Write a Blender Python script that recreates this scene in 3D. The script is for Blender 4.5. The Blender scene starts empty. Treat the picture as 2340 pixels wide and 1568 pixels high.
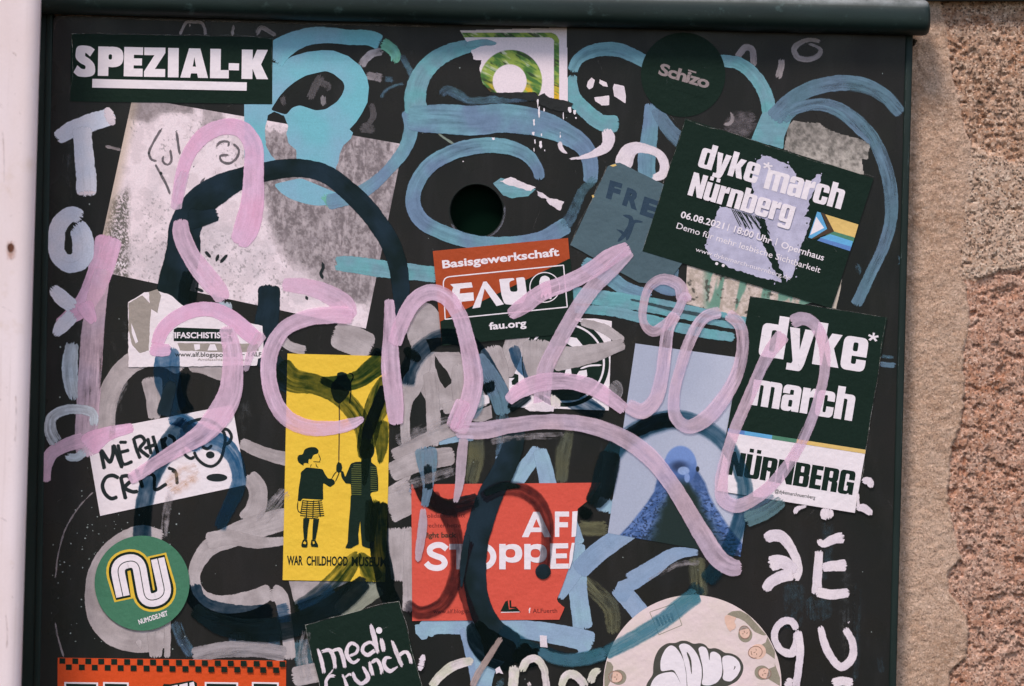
import bpy, math, random
import numpy as np
from mathutils import Vector
from mathutils.geometry import tessellate_polygon

# ------------------------------------------------------------------ frame of reference
# The painted door is measured in millimetre-like units u (1 u = 0.23 mm), x to the right,
# y downwards, (1170, 784) = the middle of the door area; W() turns them into metres.
S = 0.00023
TH = math.radians(1.35)          # the hand-held camera was rolled by this much
CT, ST = math.cos(TH), math.sin(TH)
CAM_D = 2.0

def W(x, y, d=0.0):
    """u-coordinates plus distance d in metres in front of the door plane -> world point"""
    a, b = x - 1170.0, y - 784.0
    k = 1.0
    return (S * k * (a * CT + b * ST), -d, S * k * (a * ST - b * CT))

sc = bpy.context.scene
# ------------------------------------------------------------------ camera
cam = bpy.data.cameras.new('camera')
cam.sensor_width = 36.0
cam.lens = 36.0 * CAM_D / (2340 * S)
cam.clip_start, cam.clip_end = 0.05, 100.0
cam.dof.use_dof = True
cam.dof.focus_distance = CAM_D
cam.dof.aperture_fstop = 3.2
co = bpy.data.objects.new('camera', cam)
sc.collection.objects.link(co)
co.location = (0, -CAM_D, 0)
co.rotation_euler = (math.pi / 2, -TH, 0)
sc.camera = co

# ------------------------------------------------------------------ world, sun, exposure
SUN_EL, SUN_AZ = math.radians(56), math.radians(-28)     # from above, a little from the left
world = bpy.data.worlds.new('World')
sc.world = world
world.use_nodes = True
wn = world.node_tree
sky = wn.nodes.new('ShaderNodeTexSky')
sky.sky_type = 'NISHITA'
sky.sun_disc = False
sky.sun_elevation = SUN_EL
sky.sun_rotation = math.pi + SUN_AZ
bg = [n for n in wn.nodes if n.type == 'BACKGROUND'][0]
bg.inputs['Strength'].default_value = 0.12
wn.links.new(sky.outputs[0], bg.inputs[0])
sun = bpy.data.lights.new('sun', 'SUN')
sun.energy = 2.2
sun.angle = math.radians(14)
sun.color = (1.0, 0.93, 0.86)
so = bpy.data.objects.new('sun', sun)
sc.collection.objects.link(so)
d = Vector((math.sin(SUN_AZ) * math.cos(SUN_EL), -math.cos(SUN_AZ) * math.cos(SUN_EL), math.sin(SUN_EL)))
so.rotation_euler = d.to_track_quat('Z', 'Y').to_euler()
so.location = d * 3
vs = sc.view_settings
vs.view_transform = 'Standard'
vs.look = 'None'
vs.gamma = 1.0
vs.use_curve_mapping = False
vs.exposure = 0.5
EXPO = vs.exposure
sc.cycles.transparent_max_bounces = 48
sc.cycles.max_bounces = 5
GAIN = (0.88, 0.91, 0.97)            # light arriving on an upright white card, per channel

def lin(c):
    out = []
    for i, v in enumerate(c[:3]):
        v = v / 255.0
        l = v / 12.92 if v <= 0.04045 else ((v + 0.055) / 1.055) ** 2.4
        out.append(min(0.92, l / GAIN[i]))
    return tuple(out) + (1.0,)

# ------------------------------------------------------------------ numpy noise
def vnoise(x, y, seed=0):
    xi, yi = np.floor(x).astype(np.int64), np.floor(y).astype(np.int64)
    fx, fy = x - xi, y - yi
    fx, fy = fx * fx * (3 - 2 * fx), fy * fy * (3 - 2 * fy)
    def h(a, b):
        n = (a * 374761393 + b * 668265263 + seed * 982451653) & 0xffffffff
        n = ((n ^ (n >> 13)) * 1274126177) & 0xffffffff
        n = n ^ (n >> 16)
        return (n & 0xffff) / 65535.0
    return ((h(xi, yi) * (1 - fx) + h(xi + 1, yi) * fx) * (1 - fy)
            + (h(xi, yi + 1) * (1 - fx) + h(xi + 1, yi + 1) * fx) * fy)

def fbm(x, y, scale, octv=4, seed=0, gain=0.5):
    x, y = np.asarray(x, float) / scale, np.asarray(y, float) / scale
    a, t, n = 1.0, 0.0, 0.0
    for o in range(octv):
        t = t + a * vnoise(x, y, seed + o * 17)
        n += a
        a *= gain
        x, y = x * 2.03 + 5.1, y * 2.03 + 9.7
    return t / n

def sstep(a, b, x):
    t = np.clip((x - a) / (b - a), 0, 1)
    return t * t * (3 - 2 * t)

def inpoly(x, y, poly):
    r = np.zeros(np.shape(x), bool)
    n = len(poly)
    for i in range(n):
        x0, y0 = poly[i]
        x1, y1 = poly[(i + 1) % n]
        if y0 == y1:
            continue
        c = ((y0 > y) != (y1 > y)) & (x < (x1 - x0) * (y - y0) / (y1 - y0) + x0)
        r ^= c
    return r

# ------------------------------------------------------------------ node helpers
MATS = {}
WS = {}        # how much wider a paint spreads than its measured core
class NT:
    def __init__(s, name):
        s.m = bpy.data.materials.new(name)
        s.m.use_nodes = True
        s.t = s.m.node_tree
        s.t.nodes.clear()
        s.out = s.t.nodes.new('ShaderNodeOutputMaterial')
    def n(s, typ, **kw):
        nd = s.t.nodes.new('ShaderNode' + typ)
        for k, v in kw.items():
            setattr(nd, k, v)
        return nd
    def l(s, a, b):
        s.t.links.new(a, b)
    def math(s, op, a, b=None, clamp=False):
        nd = s.n('Math', operation=op)
        nd.use_clamp = clamp
        for i, v in enumerate((a, b)):
            if v is None: continue
            if isinstance(v, (int, float)): nd.inputs[i].default_value = v
            else: s.l(v, nd.inputs[i])
        return nd.outputs[0]
    def vmul(s, v, xyz):
        nd = s.n('VectorMath', operation='MULTIPLY')
        s.l(v, nd.inputs[0]); nd.inputs[1].default_value = xyz
        return nd.outputs[0]
    def vadd(s, v, w):
        nd = s.n('VectorMath', operation='ADD')
        s.l(v, nd.inputs[0]); s.l(w, nd.inputs[1])
        return nd.outputs[0]
    def noise(s, vec, scale=1, detail=3, rough=0.5):
        nd = s.n('TexNoise')
        nd.inputs['Scale'].default_value = scale
        nd.inputs['Detail'].default_value = detail
        nd.inputs['Roughness'].default_value = rough
        s.l(vec, nd.inputs['Vector'])
        return nd.outputs[0]
    def ramp(s, f, lo, hi):
        nd = s.n('MapRange')
        nd.inputs['From Min'].default_value = lo
        nd.inputs['From Max'].default_value = hi
        s.l(f, nd.inputs['Value'])
        return nd.outputs[0]
    def mix(s, f, a, b):
        nd = s.n('Mix', data_type='RGBA')
        if isinstance(f, (int, float)): nd.inputs[0].default_value = f
        else: s.l(f, nd.inputs[0])
        for i, v in ((6, a), (7, b)):
            if isinstance(v, tuple): nd.inputs[i].default_value = v
            else: s.l(v, nd.inputs[i])
        return nd.outputs[2]
    def bsdf(s, col, rough=0.6, spec=0.3, bump=None, bstr=0.2, bdist=0.0005, metallic=0.0):
        b = s.n('BsdfPrincipled')
        if isinstance(col, tuple): b.inputs['Base Color'].default_value = col
        else: s.l(col, b.inputs['Base Color'])
        if isinstance(rough, (int, float)): b.inputs['Roughness'].default_value = rough
        else: s.l(rough, b.inputs['Roughness'])
        b.inputs['Specular IOR Level'].default_value = spec
        b.inputs['Metallic'].default_value = metallic
        if bump is not None:
            bn = s.n('Bump')
            bn.inputs['Strength'].default_value = bstr
            bn.inputs['Distance'].default_value = bdist
            s.l(bump, bn.inputs['Height'])
            s.l(bn.outputs[0], b.inputs['Normal'])
        return b.outputs[0]
    def grain(s, col, vec, amt=0.10, fine=1500):
        """paper / paint grain: small real variation of the surface colour"""
        g = s.noise(vec, fine, 2, 0.6)
        v = s.math('ADD', s.math('MULTIPLY', s.math('SUBTRACT', g, 0.5), 2 * amt), 1.0)
        nd = s.n('VectorMath', operation='SCALE')
        s.l(col, nd.inputs[0]); s.l(v, nd.inputs['Scale'])
        return nd.outputs[0]
    def pos(s):
        return s.n('NewGeometry').outputs['Position']
    def done(s, sh):
        s.l(sh, s.out.inputs['Surface'])
        return s.m

def paper(name, c, c2=None, amt=0.13, mott=0.35, rough=0.55, spec=0.3, worn=0.0):
    """printed vinyl or paper; worn: share of small rubbed-through spots"""
    if name in MATS: return MATS[name]
    t = NT(name)
    p = t.pos()
    c2 = c2 or tuple(min(255, v * 0.9 + 2) for v in c)
    f = t.ramp(t.noise(p, 60, 4, 0.6), 0.35, 0.7)
    f = t.math('MULTIPLY', f, mott)
    col = t.mix(f, lin(c), lin(c2))
    if worn:
        w = t.ramp(t.noise(p, 700, 3, 0.65), 0.74 - worn * 0.12, 0.80 - worn * 0.12)
        col = t.mix(w, col, lin((170, 165, 165)))
    col = t.grain(col, p, amt)
        # creases and bubbles under the sheet, and a finger-worn gloss
    h = t.math('ADD', t.noise(p, 500, 2), t.math('MULTIPLY', t.noise(p, 55, 3, 0.6), 5.0))
    rg = t.math('ADD', t.math('MULTIPLY', t.noise(p, 110, 4, 0.7), 0.5), rough - 0.25)
    MATS[name] = t.done(t.bsdf(col, rg, spec, h, 0.35, 0.0004))
    return MATS[name]

def paint(name, c, c2=None, a=0.95, streak=0.2, mott=0.1, fray=4.0, tint=(1, 1, 1), rough=0.5, spec=0.3,
          c_scale=1.2, soft=1.2, body=1.0, spread=1.12):
    """marker or brush paint laid as a ribbon; alpha thins along the bristle tracks and at the rim"""
    WS[name] = spread
    if name in MATS: return MATS[name]
    t = NT(name)
    uv = t.n('UVMap', uv_map='UVMap').outputs[0]
    ed = t.n('UVMap', uv_map='edge').outputs[0]
    rnd = t.n('ObjectInfo').outputs['Random']
    cmb = t.n('CombineXYZ')
    t.l(t.math('MULTIPLY', rnd, 37.0), cmb.inputs[0]); t.l(t.math('MULTIPLY', rnd, 91.0), cmb.inputs[1])
    t.l(t.math('MULTIPLY', rnd, 53.0), cmb.inputs[2])
    v = t.vadd(uv, cmb.outputs[0])
    st = t.noise(t.vmul(v, (0.9, 11, 1)), 1, 4, 0.65)
    mo = t.noise(v, 5, 3, 0.6)
    # the pen runs dry and is wet again along the way
    dry = t.math('ADD', 0.45, t.math('MULTIPLY', t.ramp(t.noise(t.vmul(v, (.7, 1.2, 1)), 1.3, 2, 0.5), 0.40, 0.66), 1.9))
    al = t.math('SUBTRACT', a, t.math('MULTIPLY', dry, t.math('MULTIPLY', t.math('SUBTRACT', st, 0.46), streak * 3.0)))
    al = t.math('SUBTRACT', al, t.math('MULTIPLY', t.math('SUBTRACT', mo, 0.45), mott * 3.0))
    al = t.math('MINIMUM', t.math('MAXIMUM', al, 0.0), 1.0)
    sep = t.n('SeparateXYZ'); t.l(ed, sep.inputs[0])
    n1 = t.noise(t.vmul(v, (6, 6, 1)), 1, 3, 0.7)
    n2 = t.noise(t.vmul(v, (1.0, 40, 1)), 1, 2, 0.5)
    es = t.math('ADD', t.math('MULTIPLY', sep.outputs[0], 10.0), t.math('MULTIPLY', t.math('SUBTRACT', n1, 0.56), fray))
    ee = t.math('ADD', t.math('MULTIPLY', sep.outputs[1], 10.0), t.math('MULTIPLY', t.math('SUBTRACT', n2, 0.56), fray * 4.0))
    em = t.math('MULTIPLY', t.math('MULTIPLY', es, 1.0 / soft, True), t.math('MULTIPLY', ee, 0.6, True))
    al = t.math('MULTIPLY', al, em)
    c2 = c2 or c
    f = t.ramp(t.noise(v, c_scale, 2, 0.5), 0.38, 0.62)
    col = t.mix(f, lin(c), lin(c2))
    # thicker ridges of paint are a little lighter
    col = t.grain(col, t.vmul(v, (3, 40, 1)), 0.05, 1)
    col = t.grain(col, t.pos(), 0.19)
    sh = t.bsdf(col, rough, spec, st, 0.08, 0.0002)
    tr = t.n('BsdfTransparent')
    if tint == (1, 1, 1):
        m = t.n('MixShader'); t.l(al, m.inputs[0]); t.l(tr.outputs[0], m.inputs[1]); t.l(sh, m.inputs[2])
    else:
        # ink: the part that is not covered by pigment is filtered by the tint
        tc = t.mix(al, (1, 1, 1, 1), tuple(tint) + (1,))
        t.l(tc, tr.inputs[0])
        m = t.n('MixShader'); t.l(t.math('MULTIPLY', al, body), m.inputs[0]); t.l(tr.outputs[0], m.inputs[1]); t.l(sh, m.inputs[2])
    MATS[name] = t.done(m.outputs[0])
    return MATS[name]

def vcol(name, amt=0.16, rough=0.55, spec=0.3, bump=0.0, fine=1500):
    """surface whose printed picture is carried by the colour attribute of its fine mesh"""
    if name in MATS: return MATS[name]
    t = NT(name)
    p = t.pos()
    a = t.n('VertexColor', layer_name='Col').outputs[0]
    col = t.grain(a, p, amt, fine)
    MATS[name] = t.done(t.bsdf(col, rough, spec, t.noise(p, 700, 3), 0.1 + bump))
    return MATS[name]

# ------------------------------------------------------------------ objects
# every sheet and every stroke of paint lies directly on whatever is already under it:
# HT keeps the height reached so far over the door, in 4 u cells
CELL, HX0, HY0 = 4.0, -200.0, -200.0
HT = np.full((560, 760), 0.00002)
STEP = 0.000016
def rast(poly):
    """cells covered by an outline (a little generously)"""
    p = np.array([q[:2] for q in poly], float)
    i0, i1 = int((p[:, 0].min() - HX0) / CELL) - 1, int((p[:, 0].max() - HX0) / CELL) + 2
    j0, j1 = int((p[:, 1].min() - HY0) / CELL) - 1, int((p[:, 1].max() - HY0) / CELL) + 2
    gx, gy = np.meshgrid(np.arange(i0, i1), np.arange(j0, j1))
    cx, cy = HX0 + (gx + .5) * CELL, HY0 + (gy + .5) * CELL
    m = inpoly(cx, cy, poly)
    return np.concatenate([gy[m], ((p[:, 1] - HY0) / CELL).astype(int)]), np.concatenate([gx[m], ((p[:, 0] - HX0) / CELL).astype(int)])
def settle(cells, thick=9e-6, step=STEP):
    j = np.clip(np.concatenate([c[0] for c in cells]), 0, HT.shape[0] - 2)
    i = np.clip(np.concatenate([c[1] for c in cells]), 0, HT.shape[1] - 2)
    d = max(HT[j, i].max(), HT[j + 1, i].max(), HT[j, i + 1].max(), HT[j - 1, i].max(), HT[j, i - 1].max()) + step
    for a, b in ((0, 0), (1, 0), (0, 1), (-1, 0), (0, -1)):
        HT[j + a, i + b] = np.maximum(HT[j + a, i + b], d + thick)
    return float(d)
def ribcells(V):
    a = np.array(V, float).reshape(-1, 5, 3)[:, :, :2]
    l, r = a[:, 0], a[:, 4]
    t = np.linspace(0, 1, 14)[None, :, None]
    p = (l[:, None] * (1 - t) + r[:, None] * t).reshape(-1, 2)
    return ((p[:, 1] - HY0) / CELL).astype(int), ((p[:, 0] - HX0) / CELL).astype(int)
def raise_(V, d):
    return [(v[0], v[1], v[2] + d) for v in V]

def link(name, me, mat, parent, verts):
    o = bpy.data.objects.new(name, me)
    me.materials.append(mat)
    sc.collection.objects.link(o)
    if parent is not None:
        o.parent = parent
    return o

def mk(name, verts, faces, mat, parent=None, uvs=None, edges=None, cols=None, smooth=False, origin=None):
    """verts in u + depth; uvs/edges per vertex"""
    P = np.array([W(*v) for v in verts]) if not isinstance(verts, np.ndarray) else verts
    if origin is None:
        if parent is not None:
            origin = np.array(parent['_o'])
        else:
            origin = P.mean(axis=0)
    origin = np.array(origin, float)
    me = bpy.data.meshes.new(name)
    me.from_pydata([tuple(p) for p in (P - origin)], [], faces)
    if uvs is not None or edges is not None:
        li = np.empty(len(me.loops), int)
        me.loops.foreach_get('vertex_index', li)
        for nm, arr in (('UVMap', uvs), ('edge', edges)):
            if arr is None: continue
            l = me.uv_layers.new(name=nm)
            l.data.foreach_set('uv', np.asarray(arr, float)[li].ravel())
    if cols is not None:
        ca = me.color_attributes.new('Col', 'FLOAT_COLOR', 'POINT')
        ca.data.foreach_set('color', np.asarray(cols, float).ravel())
    me.materials.append(mat)
    if smooth:
        me.polygons.foreach_set('use_smooth', [True] * len(me.polygons))
    me.update()
    o = bpy.data.objects.new(name, me)
    sc.collection.objects.link(o)
    if parent is not None:
        o.parent = parent
        o.location = origin - np.array(parent['_o'])
        o['_o'] = [float(v) for v in origin]
    else:
        o.location = origin
        o['_o'] = [float(v) for v in origin]
    return o

def info(o, label=None, cat=None, group=None, kind=None):
    if label: o['label'] = label
    if cat: o['category'] = cat
    if group: o['group'] = group
    if kind: o['kind'] = kind
    return o

def empty(name, x, y, label, cat, group=None):
    o = bpy.data.objects.new(name, None)
    o.empty_display_size = 0.005
    p = W(x, y, 0)
    o.location = p
    o['_o'] = [float(v) for v in p]
    sc.collection.objects.link(o)
    return info(o, label, cat, group)

def spline(pts, step=5.0, closed=False):
    P = [np.array(p, float) for p in pts]
    n = len(P)
    out = []
    segs = n if closed else n - 1
    for i in range(segs):
        if closed:
            p0, p1, p2, p3 = P[(i - 1) % n], P[i], P[(i + 1) % n], P[(i + 2) % n]
        else:
            p1, p2 = P[i], P[i + 1]
            p0 = P[i - 1] if i > 0 else 2 * p1 - p2
            p3 = P[i + 2] if i + 2 < n else 2 * p2 - p1
        L = np.linalg.norm((p2 - p1)[:2])
        k = max(2, int(L / step))
        # centripetal knots keep the curve from overshooting
        t0 = 0.0
        t1 = t0 + max(1e-6, np.linalg.norm((p1 - p0)[:2])) ** 0.5
        t2 = t1 + max(1e-6, L) ** 0.5
        t3 = t2 + max(1e-6, np.linalg.norm((p3 - p2)[:2])) ** 0.5
        for j in range(k):
            t = t1 + (t2 - t1) * j / k
            A1 = (t1 - t) / (t1 - t0) * p0 + (t - t0) / (t1 - t0) * p1
            A2 = (t2 - t) / (t2 - t1) * p1 + (t - t1) / (t2 - t1) * p2
            A3 = (t3 - t) / (t3 - t2) * p2 + (t - t2) / (t3 - t2) * p3
            B1 = (t2 - t) / (t2 - t0) * A1 + (t - t0) / (t2 - t0) * A2
            B2 = (t3 - t) / (t3 - t1) * A2 + (t - t1) / (t3 - t1) * A3
            out.append((t2 - t) / (t2 - t1) * B1 + (t - t1) / (t2 - t1) * B2)
    if not closed:
        out.append(P[-1])
    return np.array(out)

_rs = random.Random(5)
def ribbon_data(pts, w, closed=False, caps=0.5, wob=0.05, d0=0.0, straight=False, rise=6e-6, step=5.0, wscale=1.0):
    """pts (x,y) or (x,y,w); returns verts, faces, uv, edge"""
    q = [(p[0], p[1], p[2] if len(p) > 2 else w) for p in pts]
    c = np.array(q, float) if straight else spline(q, step, closed)
    if straight and closed:
        c = np.vstack([c, c[:1]])
    elif closed:
        c = np.vstack([c, c[:1]])
    xy, ww = c[:, :2], c[:, 2] * wscale
    tan = np.gradient(xy, axis=0)
    if closed:
        tan[0] = tan[-1] = xy[1] - xy[-2]
    ln = np.linalg.norm(tan, axis=1); ln[ln == 0] = 1
    tan /= ln[:, None]
    nor = np.stack([-tan[:, 1], tan[:, 0]], 1)
    s = np.concatenate([[0], np.cumsum(np.linalg.norm(np.diff(xy, axis=0), axis=1))])
    L = s[-1]
    sd = _rs.randrange(10000)
    ww *= 1 + wob * 2 * (fbm(s, s * 0 + sd, 40, 3, 3) - 0.5)
    jog = (fbm(s, s * 0 + sd + 77, 60, 2, 9) - 0.5) * wob * 40
    if not closed:
        xy = xy + nor * jog[:, None]
        hw = ww / 2
        if caps > 0:    # rounded ends
            r0, r1 = hw[0] * caps, hw[-1] * caps
            e0 = np.clip((r0 - s) / max(r0, 1e-6), 0, 1); e1 = np.clip((r1 - (L - s)) / max(r1, 1e-6), 0, 1)
            sc_ = np.sqrt(np.clip(1 - np.maximum(e0, e1) ** 2, 0.04, 1))
            sc_ = 1 - (1 - sc_) * min(1, caps * 1.6)
            ww = ww * sc_
    V, F, U, E = [], [], [], []
    vs_ = (-1, -0.55, 0, 0.55, 1)
    n = len(xy)
    for i in range(n):
        hw = ww[i] / 2
        for v in vs_:
            p = xy[i] + nor[i] * hw * v
            V.append((p[0], p[1], d0 + rise * i / n))
            U.append((s[i] / 100, v * hw / 100 + (sd % 97)))
            de = 99 if closed else min(s[i], L - s[i])
            E.append(((1 - abs(v)) * hw / 10, de / 10))
    m = len(vs_)
    for i in range(n - 1):
        for j in range(m - 1):
            a = i * m + j
            F.append((a, a + 1, a + m + 1, a + m))
    return V, F, U, E

def stroke(parent, pts, w, mat, name='stroke', caps=0.5, wob=0.05, closed=False, d=None, **kw):
    kw.setdefault('wscale', WS.get(mat.name, 1.0))
    V, F, U, E = ribbon_data(pts, w, closed, caps, wob, d or 0.0, **kw)
    if d is None: V = raise_(V, settle([ribcells(V)]))
    return mk(name, V, F, mat, parent, U, E)

def strokes(parent, lst, w, mat, name='stroke', **kw):
    """several ribbons in one mesh (letters of one line of handwriting)"""
    V, F, U, E = [], [], [], []
    cells = []
    for k, pts in enumerate(lst):
        v, f, u, e = ribbon_data(pts, w, d0=(k % 5) * 2e-6, rise=1.5e-6, **kw)
        cells.append(ribcells(v))
        b = len(V)
        V += v; F += [tuple(i + b for i in q) for q in f]; U += u; E += e
    V = raise_(V, settle(cells))
    return mk(name, V, F, mat, parent, U, E)

def fillp(outer, holes=()):
    loops = [[Vector((p[0], p[1], 0)) for p in l] for l in [outer] + list(holes)]
    tri = tessellate_polygon(loops)
    pts = [tuple(p[:2]) for l in [outer] + list(holes) for p in l]
    return pts, [tuple(t) for t in tri]

def polys(parent, lst, mat, name, d=None, smooth_edge=False):
    """lst of outlines or (outline, [holes]); one flat mesh in one print layer"""
    V, F, U, E = [], [], [], []
    d0 = d or 0.0
    cells = []
    for k, it in enumerate(lst):
        if isinstance(it, tuple) and len(it) == 2 and isinstance(it[1], list) and it[1] is not None and isinstance(it[0], list):
            o, h = it
        else:
            o, h = it, []
        pts, tri = fillp(o, h)
        cells.append(rast(o))
        b = len(V)
        V += [(p[0], p[1], d0 + (k % 4) * 2.5e-6) for p in pts]
        U += [(p[0] / 100, p[1] / 100) for p in pts]
        E += [(3, 3)] * len(pts)
        F += [tuple(i + b for i in t) for t in tri]
    if d is None: V = raise_(V, settle(cells))
    G = []      # face the camera
    for t in F:
        a, b_, c = (V[i] for i in t)
        cr = (b_[0] - a[0]) * (c[1] - a[1]) - (b_[1] - a[1]) * (c[0] - a[0])
        G.append(t if cr < 0 else t[::-1])
    return mk(name, V, G, mat, parent, U, E)

def ragged(pts, amp=2.0, step=5.0, seed=1, closed=True):
    """outline roughened like a torn edge"""
    out = []
    n = len(pts)
    for i in range(n if closed else n - 1):
        a, b = np.array(pts[i], float), np.array(pts[(i + 1) % n], float)
        L = np.linalg.norm(b - a)
        k = max(1, int(L / step))
        nr = np.array([-(b - a)[1], (b - a)[0]]) / max(L, 1e-6)
        for j in range(k):
            p = a + (b - a) * j / k
            r = float(fbm(p[0] + seed * 13, p[1], 9, 3, seed)) - 0.5
            q = p + nr * r * 2 * amp * (1 if 0 < j else 0.5)
            out.append((float(q[0]), float(q[1])))
    return out

def roundp(pts, seg=5):
    """corner rounding: pts (x,y) or (x,y,r)"""
    out = []
    n = len(pts)
    for i in range(n):
        p = np.array(pts[i][:2], float)
        r = pts[i][2] if len(pts[i]) > 2 else 0
        if r <= 0:
            out.append(tuple(p)); continue
        a, b = np.array(pts[i - 1][:2], float), np.array(pts[(i + 1) % n][:2], float)
        da, db = a - p, b - p
        la, lb = np.linalg.norm(da), np.linalg.norm(db)
        r_ = min(r, la * 0.5 if len(pts[i - 1]) > 2 else la, lb * 0.5 if len(pts[(i + 1) % n]) > 2 else lb)
        A, B = p + da / la * r_, p + db / lb * r_
        for k in range(seg + 1):
            t = k / seg
            out.append(tuple((1 - t) ** 2 * A + 2 * t * (1 - t) * p + t * t * B))
    return out

def circ(cx, cy, rx, ry=None, n=64, a0=0.0):
    ry = ry or rx
    return [(cx + rx * math.cos(a0 + 2 * math.pi * k / n), cy + ry * math.sin(a0 + 2 * math.pi * k / n)) for k in range(n)]

def sheet(name, outline, mat, label, cat='sticker', group=None, th=0.00016):
    """a thin sheet of vinyl or paper stuck on the door; the root of its printed parts"""
    d = settle([rast(outline)], 2e-6, th)
    pts, tri = fillp(outline)
    n = len(pts)
    V = [(p[0], p[1], d) for p in pts] + [(p[0], p[1], d - th) for p in pts]
    F = []
    for t in tri:
        a, b_, c = (V[i] for i in t)
        cr = (b_[0] - a[0]) * (c[1] - a[1]) - (b_[1] - a[1]) * (c[0] - a[0])
        F.append(t if cr < 0 else t[::-1])
    for i in range(n):
        j = (i + 1) % n
        F.append((i, j, j + n, i + n))
    U = [(p[0] / 100, p[1] / 100) for p in pts] * 2
    o = mk(name, V, F, mat, None, U, [(3, 3)] * (2 * n))
    return info(o, label, cat, group)

def picture(name, quad, nx, ny, fn, mat, parent=None, keep=None, d=None):
    """fine mesh over a quad TL,TR,BR,BL with colours fn(u,v,x,y)->rgb array 0..255"""
    if d is None: d = settle([rast(quad)], 2e-6, 0.00005)
    u, v = np.meshgrid(np.linspace(0, 1, nx), np.linspace(0, 1, ny))
    q = np.array(quad, float)
    x = (q[0, 0] * (1 - u) + q[1, 0] * u) * (1 - v) + (q[3, 0] * (1 - u) + q[2, 0] * u) * v
    y = (q[0, 1] * (1 - u) + q[1, 1] * u) * (1 - v) + (q[3, 1] * (1 - u) + q[2, 1] * u) * v
    rgb = np.clip(fn(u, v, x, y), 0, 255) / 255.0
    l = np.where(rgb <= 0.04045, rgb / 12.92, ((rgb + 0.055) / 1.055) ** 2.4)
    l = np.minimum(l / np.array(GAIN), 0.92)
    cols = np.concatenate([l, np.ones(l.shape[:2] + (1,))], 2).reshape(-1, 4)
    a, b = x - 1170, y - 784
    P = np.stack([S * (a * CT + b * ST), np.full(a.shape, -d), S * (a * ST - b * CT)], -1).reshape(-1, 3)
    idx = np.arange(nx * ny).reshape(ny, nx)
    Fq = np.stack([idx[:-1, :-1], idx[1:, :-1], idx[1:, 1:], idx[:-1, 1:]], -1)
    if keep is not None:
        cx = (x[:-1, :-1] + x[1:, 1:]) / 2; cy = (y[:-1, :-1] + y[1:, 1:]) / 2
        Fq = Fq[keep(cx, cy)]
    Fq = Fq.reshape(-1, 4)
    used = np.unique(Fq)
    remap = np.full(nx * ny, -1); remap[used] = np.arange(len(used))
    P, cols, Fq = P[used], cols[used], remap[Fq]
    return mk(name, P, [tuple(int(k) for k in f) for f in Fq], mat, parent, cols=cols, smooth=False)

def mixc(c0, c1, f):
    return np.asarray(c0, float) * (1 - f[..., None]) + np.asarray(c1, float) * f[..., None]

# ------------------------------------------------------------------ lettering
_tc = bpy.data.curves.new('lettering_source', 'FONT')
_to = bpy.data.objects.new('lettering_source', _tc)
sc.collection.objects.link(_to)
def text(parent, s, p0, p1, h, mat, bold=0.0, space=1.0, name='lettering', slant=0.0, caps=True):
    """one printed line: left end p0 and right end p1 of the baseline, cap height h (u)"""
    _tc.body = s; _tc.offset = bold; _tc.space_character = space
    _tc.resolution_u = 3
    bpy.context.view_layer.update()
    dg = bpy.context.evaluated_depsgraph_get()
    me = bpy.data.meshes.new_from_object(_to.evaluated_get(dg))
    V = [v.co.copy() for v in me.vertices]
    F = [tuple(p.vertices) for p in me.polygons]
    bpy.data.meshes.remove(me)
    x0, x1 = min(v.x for v in V), max(v.x for v in V)
    r = np.array(p1, float) - np.array(p0, float)
    L = np.linalg.norm(r); e = r / L
    up = np.array([e[1], -e[0]])
    q0, q1 = np.array(p0, float), np.array(p1, float)
    d = settle([rast([tuple(q0 - up * h * .2), tuple(q1 - up * h * .2), tuple(q1 + up * h), tuple(q0 + up * h)])])
    out = []
    for v in V:
        a = (v.x - x0) / (x1 - x0) * L
        b = v.y / 0.682 * h
        p = np.array(p0) + e * (a + slant * b) + up * b
        out.append((p[0], p[1], d))
    G = []
    for t in F:
        a, b_, c = (out[i] for i in t[:3])
        cr = (b_[0] - a[0]) * (c[1] - a[1]) - (b_[1] - a[1]) * (c[0] - a[0])
        G.append(t if cr < 0 else t[::-1])
    return mk(name, out, F, mat, parent)

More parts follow.
